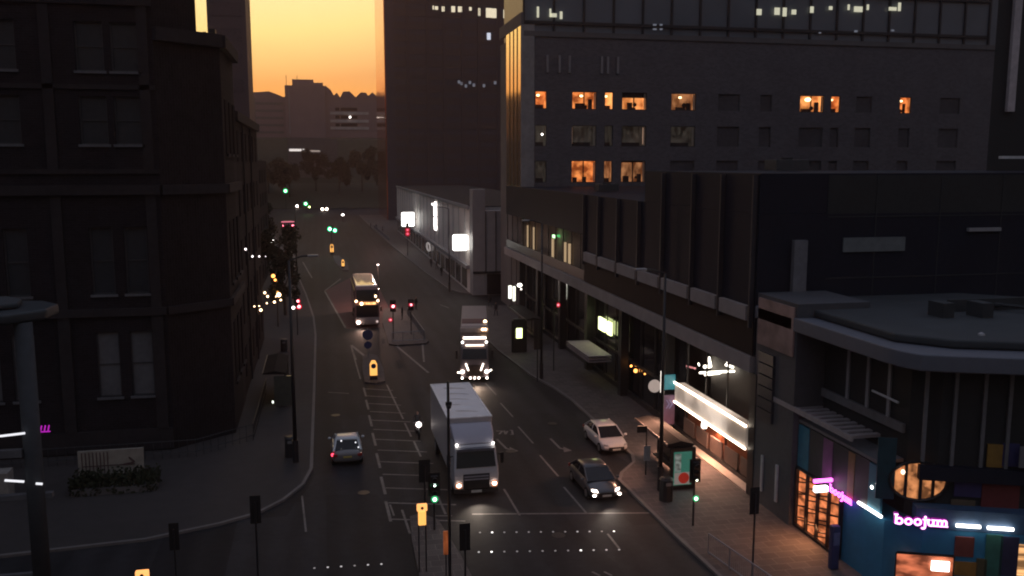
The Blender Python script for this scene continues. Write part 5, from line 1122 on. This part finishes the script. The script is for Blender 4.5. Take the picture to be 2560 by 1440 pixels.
MB().box(X0 + .1, X1 - .1, 80.2, 82.4, 4.0, 4.035).build('maroon_roof_panel', mat('maroon_panel', (.10, .03, .04), .6), t)
MB().box(X0 + .02, X1 - .02, 77.4, 90.5, 1.2, 4.0).build('trailer', mat('trailer_body', (.30, .24, .23), .55, var=.12), t, bevel=.04)
MB().box(X0, X1, 77.32, 77.5, 3.7, 4.08).build('headboard', mat('headboard', (.34, .29, .29), .5), t)
MB().box(X0 + .3, X1 - .3, 75.9, 90, .8, 1.18).build('chassis', black, t)
MB().box(X0 + .1, X1 - .1, 76.0, 77.2, 1.2, 2.6).build('rear_deck', mat('maroon_deck', (.16, .05, .06), .5), t)
LB = em('light_bar', (1, .84, .70), 2.6)
MB().box(X0 + .3, X1 - .25, CF + .62, CF + .72, 3.76, 3.9).build('light_bar', LB, t); MB().box(X0 + .5, X1 - .45, CF + .3, CF + .42, 3.2, 3.29).build('light_bar', em('light_bar_warm', (1, .78, .6), 1.8), t)
for s_ in (-1, 1):
    xc = (X0 + X1) / 2 + s_ * 1.02; MB().ball((xc, CF + .45, 3.5), .1).build('roof_lamp', WHITE, t)
    MB().tube(((X0 + X1) / 2 + s_ * .74, CF - .06, 1.75), ((X0 + X1) / 2 + s_ * .52, CF - .06, 1.15), .055, n=8).build('slanted_lamp_bar', LB, t)
    MB().ball(((X0 + X1) / 2 + s_ * 1.02, CF - .1, 1.05), .15).build('headlight', HEAD, t); MB().tube(((X0 + X1) / 2 + s_ * 1.05, CF - .1, 1.0), ((X0 + X1) / 2 + s_ * 1.45, CF - .08, 1.0 if s_ < 0 else 1.22), .06, n=8).build('side_lamp', LB, t)
    MB().ball(((X0 + X1) / 2 + s_ * 1.05, CF - .05, .5), .09).build('fog_lamp', HEAD, t)
    MB().box((X0 + X1) / 2 + s_ * 1.52 - .1, (X0 + X1) / 2 + s_ * 1.52 + .1, CF + .3, CF + .45, 2.1, 2.8).build('mirror', black, t)
    for y in (74.6, 78.5, 87.5, 88.8):
        m = MB(); m.tube(((X0 + X1) / 2 + s_ * .95, y, .5), ((X0 + X1) / 2 + s_ * 1.22, y, .5), .5, n=16); m.build('wheel', tyre_m, t)
for dx in (-.36, 0, .36): MB().ball(((X0 + X1) / 2 + dx, CF - .05, .5), .09).build('fog_lamp', HEAD, t)
for dx, zz in ((.75, 4.1), (.98, 4.1)): MB().ball(((X0 + X1) / 2 + dx, 77.2 - .05, zz - .12), .12).build('marker_lamp', WARM, t)
MB().ball((X1 - .25, 80.5, 4.1), .16).build('marker_lamp', WARM, t)
MB().box(X0 + .5, X1 - .5, CF - .04, CF + .04, .65, 1.6).build('grille', mat('grille_dark', (.05, .035, .03), .5), t)
lamp('headlight_beam', 'SPOT', ((X0 + X1) / 2, 73.0, .8), 160, (1, .7, .5), size=.15, rot=(R(76), 0, R(180)), spot=90)

for ch in [o for o in bpy.data.objects if o.parent is t]: pass
t.rotation_euler = (0, 0, R(-9.5))

# ---- double-decker bus
t = thing('double_decker_bus', 'double decker bus with a pale roof and lit destination blind coming down the centre lane', 'bus', (4.75, 101.5, .006))
cream_b = mat('bus_cream', (.50, .38, .36), .4, var=.06, coat=.4); maroon = mat('bus_maroon', (.34, .17, .16), .4, var=.1, coat=.4)
X0, X1, Y0, Y1, HH = 3.4, 6.15, 101.5, 113.8, 4.85
MB().loft([[(X0 + a_, Y0 + f_, z), (X1 - a_, Y0 + f_, z), (X1 - a_, Y1, z), (X0 + a_, Y1, z)] for a_, f_, z in ((.08, .12, .35), (0, 0, .8), (0, .02, 2.0), (.02, .15, 3.0), (.05, .4, 4.3), (.12, .6, 4.68))]).build('body', maroon, t, bevel=.12)
MB().loft([[(X0 + a_, Y0 + f_, z), (X1 - a_, Y0 + f_, z), (X1 - a_, Y1 - a_, z), (X0 + a_, Y1 - a_, z)] for a_, f_, z in ((.1, .6, 4.69), (.2, .8, 4.82), (.5, 1.2, 4.88))]).build('roof', mat('bus_roof', (.85, .66, .6), .22, var=.08, coat=1), t, bevel=.1)
MB().loft([[(X0 + .05, Y0 - .02 + f_, z), (X1 - .05, Y0 - .02 + f_, z), (X1 - .05, Y0 + .1 + f_, z), (X0 + .05, Y0 + .1 + f_, z)] for f_, z in ((.1, .4), (-.02, .85), (-.02, 1.25))]).build('front_panel', cream_b, t, bevel=.05)
MB().loft([[(X0 + .15, Y0 - .05 + f_, z), (X1 - .15, Y0 - .05 + f_, z), (X1 - .15, Y0 + .1 + f_, z), (X0 + .15, Y0 + .1 + f_, z)] for f_, z in ((0, 1.3), (.03, 2.0), (.12, 2.65))]).build('lower_windscreen', glass, t, bevel=.03)
MB().loft([[(X0 + .18, Y0 - .05 + f_, z), (X1 - .18, Y0 - .05 + f_, z), (X1 - .18, Y0 + .1 + f_, z), (X0 + .18, Y0 + .1 + f_, z)] for f_, z in ((.18, 3.1), (.3, 3.8), (.42, 4.35))]).build('upper_windscreen', glass, t, bevel=.03)
db = MB(); db.box(X0 + .55, X1 - .4, Y0 + .03, Y0 + .12, 2.72, 2.98); d_ = db.build('destination_blind', em('amber_blind', (1, .5, .18), 1.2, (3, 3, 1), 2), t)
for s_, zz, yy in ((-1, 3.12, .12), (1, 3.12, .12)): MB().ball(((X0 + X1) / 2 + s_ * 1.22, Y0 + yy, zz), .14).build('marker_lamp', WARM, t)
MB().ball((X0 + .75, Y0 + .05, 2.83), .18).build('lit_number_lamp', WARM, t); MB().ball((X1 - .4, Y0 + .3, 3.6), .15, sz=1.3).build('interior_lamp', WARM, t)
MB().ball((X0 + .35, Y0 - .08, .72), .22, sz=.8).build('headlight', HEAD, t); MB().ball((X1 - .3, Y0 - .05, .75), .13).build('headlight', em('dim_head', (.9, .7, .65), .3), t)
for k in range(7):
    for z0, z1 in ((1.5, 2.5), (3.3, 4.25)):
        MB().box(X0 - .02, X0 + .04, Y0 + 1 + k * 1.6, Y0 + 2.4 + k * 1.6, z0, z1).build('side_window', glass, t); MB().box(X1 - .04, X1 + .02, Y0 + 1 + k * 1.6, Y0 + 2.4 + k * 1.6, z0, z1).build('side_window', glass, t)
for s_ in (-1, 1):
    MB().box((X0 + X1) / 2 + s_ * 1.55 - .1, (X0 + X1) / 2 + s_ * 1.55 + .1, Y0 - .25, Y0 - .1, 2.0, 2.45).build('mirror', black, t)
    for y in (Y0 + 2.4, Y1 - 3): m = MB(); m.tube(((X0 + X1) / 2 + s_ * 1.1, y, .5), ((X0 + X1) / 2 + s_ * 1.36, y, .5), .5, n=16); m.build('wheel', tyre_m, t)
lamp('headlight_beam', 'SPOT', (4.2, 101, .8), 120, (1, .6, .45), size=.15, rot=(R(76), 0, R(180)), spot=90)

# ================================================================ PEOPLE
def person_mesh(nodes, edges, rad, name):
    me = bpy.data.meshes.new(name); me.from_pydata(nodes, edges, []); o = bpy.data.objects.new('tmp', me); COL.objects.link(o)
    m = o.modifiers.new('skin', 'SKIN'); m.use_smooth_shade = True
    for i, r in enumerate(rad): me.skin_vertices[0].data[i].radius = (r, r * .85)
    me.skin_vertices[0].data[0].use_root = True
    o.modifiers.new('sub', 'SUBSURF').levels = 1
    dg = bpy.context.evaluated_depsgraph_get(); out = bpy.data.meshes.new_from_object(o.evaluated_get(dg)); bpy.data.objects.remove(o); return out
def make_person_mesh(stride, sit=False):
    n = [(0, 0, .95), (0, 0, 1.2), (0, 0, 1.42), (0, 0, 1.5), (0, -.02, 1.58), (0, -.02, 1.70)]; rd = [.15, .15, .14, .055, .085, .09]; ed = [(0, 1), (1, 2), (2, 3), (3, 4), (4, 5)]
    def add(p, r, par): n.append(p); rd.append(r); ed.append((par, len(n) - 1)); return len(n) - 1
    add((0, -.11, 1.63), .018, 4)
    for s in (-1, 1):
        st = stride * s
        if sit: h = add((s * .1, -.05, .9), .1, 0); k = add((s * .17, -.45, .85), .075, h); a = add((s * .18, -.3, .45), .05, k); add((s * .18, -.5, .38), .045, a)
        else: h = add((s * .1, 0, .88), .095, 0); k = add((s * .11, -st * .5 - .02, .49), .065, h); a = add((s * .11, -st, .09), .045, k); add((s * .12, -st - .17, .05), .04, a)
        if sit: sh = add((s * .2, 0, 1.4), .06, 2); e_ = add((s * .3, -.22, 1.2), .045, sh); w = add((s * .3, -.5, 1.15), .03, e_); hd = add((s * .29, -.58, 1.14), .03, w)
        else: sh = add((s * .2, 0, 1.39), .06, 2); e_ = add((s * .25, st * .3 + .02, 1.12), .045, sh); w = add((s * .26, st * .55 - .08, .88), .03, e_); hd = add((s * .26, st * .6 - .1, .80), .032, w)
        b_ = n[hd]
        for k_ in range(4): add((b_[0] + (k_ - 1.5) * .018, b_[1] - .015 - (0 if not sit else .05), b_[2] - (.07 - .01 * abs(k_ - 1.5)) * (0 if sit else 1)), .009, hd)
        add((b_[0] - s * .03, b_[1] - .04, b_[2] - .02), .01, hd)
    return person_mesh(n, ed, rd, 'person_body')
skinm = mat('skin', (.35, .2, .15), .6, var=.05)
PM = [make_person_mesh(.0), make_person_mesh(.26), make_person_mesh(-.2), make_person_mesh(0, True)]
def person(label, x, y, rz, pose, top, legs=(.03, .03, .04), z=.12, sc=1.0, grp='pedestrians on the pavements', hair=(.02, .015, .01)):
    key = '%d%s' % (pose, top); me = PM[pose].copy(); me.materials.clear()
    for m_ in (mat('cloth_%s' % (top,), top, .8, var=.15, scale=6), mat('legs_%s' % (legs,), legs, .85, var=.1, scale=6), skinm, mat('hair_%s' % (hair,), hair, .6)): me.materials.append(m_)
    for p in me.polygons:
        c = p.center
        if c.z > 1.5: p.material_index = 3 if (c.z > 1.68 or c.y > .0) else 2
        elif (c.z < .86 and abs(c.x) > .215 and pose != 3): p.material_index = 2
        elif c.z < .93 or (pose == 3 and c.y < -.1 and c.z < 1.0): p.material_index = 1
        else: p.material_index = 0
    o = bpy.data.objects.new('person', me); COL.objects.link(o); o.location = (x, y, z); o.rotation_euler = (0, 0, R(rz)); o.scale = (sc,) * 3
    return tag(o, label, 'person', grp)
PE = [((1078, 668), 1, (.03, .03, .035), 'person in dark clothes walking under the ring emblem'), ((1092, 674), 2, (.06, .03, .03), 'person in a dark red coat beside the walker under the ring emblem'), ((1104, 690), 0, (.02, .02, .02), 'person standing at the kerb side in black near the glowing square'),
      ((1118, 664), 1, (.3, .26, .24), 'person in a pale top against the hall shop windows'), ((1140, 682), 2, (.15, .11, .06), 'person in a tan coat below the larger glowing square'), ((1158, 684), 1, (.28, .24, .23), 'person in a pale coat at the end of the pale clad hall'),
      ((927, 571), 0, (.02, .02, .02), 'leftmost dark person by the far pavement railing'), ((941, 573), 1, (.03, .03, .04), 'dark person walking behind the far railing'), ((957, 580), 2, (.2, .2, .22), 'person in grey near the far railing end'),
      ((1225, 768), 1, (.02, .02, .025), 'person in black passing the lorry on the right pavement'), ((1240, 790), 2, (.03, .025, .03), 'dark person walking ahead of the lit shelter'), ((1248, 735), 1, (.45, .43, .44), 'person in a white top at the road crossing by the grey block'),
      ((1322, 790), 0, (.02, .02, .02), 'person in black waiting beside the lit shelter'), ((1332, 775), 1, (.03, .03, .03), 'dark person walking behind the lit shelter'), ((1382, 825), 2, (.04, .04, .05), 'dark person on the right pavement near the striped awning'),
      ((1352, 800), 1, (.03, .03, .03), 'dark person beside the tall lamp post on the right pavement'), ((1006, 800), 0, (.03, .02, .02), 'person waiting on the crossing island behind the railing'), ((1040, 775), 2, (.02, .02, .02), 'person in black at the back of the crossing island'),
      ((707, 1010), 0, (.03, .03, .03), 'person standing inside the dark left shelter')]
for i, ((px, py), pose, top, lab) in enumerate(PE):
    p = G(px, py, .13); person(lab, p.x, p.y, random.uniform(0, 360), pose, top)

# ---- motorcycle and rider beside the truck
t = thing('motorcycle', 'dark motorcycle with one bright headlight beside the white truck', 'motorcycle', (6.05, 59.6, .006)); x, y = 6.05, 59.6
for yy in (-.7, .7):
    m = MB()
    for k in range(16): a0 = 2 * math.pi * k / 16; a1 = 2 * math.pi * (k + 1) / 16; m.tube((x, y + yy + .27 * math.cos(a0), .32 + .27 * math.sin(a0)), (x, y + yy + .27 * math.cos(a1), .32 + .27 * math.sin(a1)), .06, n=5)
    m.build('wheel', tyre_m, t)
MB().loft([[(x - w, y + yy, z0), (x + w, y + yy, z0), (x + w, y + yy, z1), (x - w, y + yy, z1)] for yy, w, z0, z1 in ((-.45, .08, .7, .95), (-.3, .17, .45, 1.02), (.05, .16, .4, .95), (.4, .12, .55, .82), (.85, .06, .75, .88))]).build('body', darkp, t, bevel=.04)
m = MB(); m.tube((x, y - .7, .33), (x, y - .42, 1.0), .035); m.tube((x - .35, y - .35, 1.05), (x + .35, y - .35, 1.05), .02); m.build('forks', grey_metal, t)
MB().ball((x, y - .62, .98), .19).build('headlight', em('moto_head', (1, .86, .8), 3), t)
person('rider in dark clothes seated on the motorcycle beside the truck', 6.05, 59.85, 0, 3, (.03, .03, .035), z=-.02, grp='riders')

# ================================================================ HAZE
hz = MB().box(-1450, 1450, -60, 900, -1, 120).build('haze', None) if False else None
m = bpy.data.materials.new('dusk_haze'); m.use_nodes = True; n = m.node_tree.nodes; n.clear()
o_ = n.new('ShaderNodeOutputMaterial'); v = n.new('ShaderNodeVolumePrincipled'); v.inputs['Color'].default_value = (.90, .62, .62, 1)
v.inputs['Density'].default_value = 0.0004; v.inputs['Anisotropy'].default_value = 0.72
m.node_tree.links.new(v.outputs[0], o_.inputs['Volume'])
tag(MB().box(-420, 420, -60, 920, -1.5, 125).build('haze', m), kind='stuff')

a = atY(945, 662, 116.5); lamp('post_lamp_light', 'POINT', (a.x, 115.8, a.z + .8), 520, (1, .62, .5), size=.2)
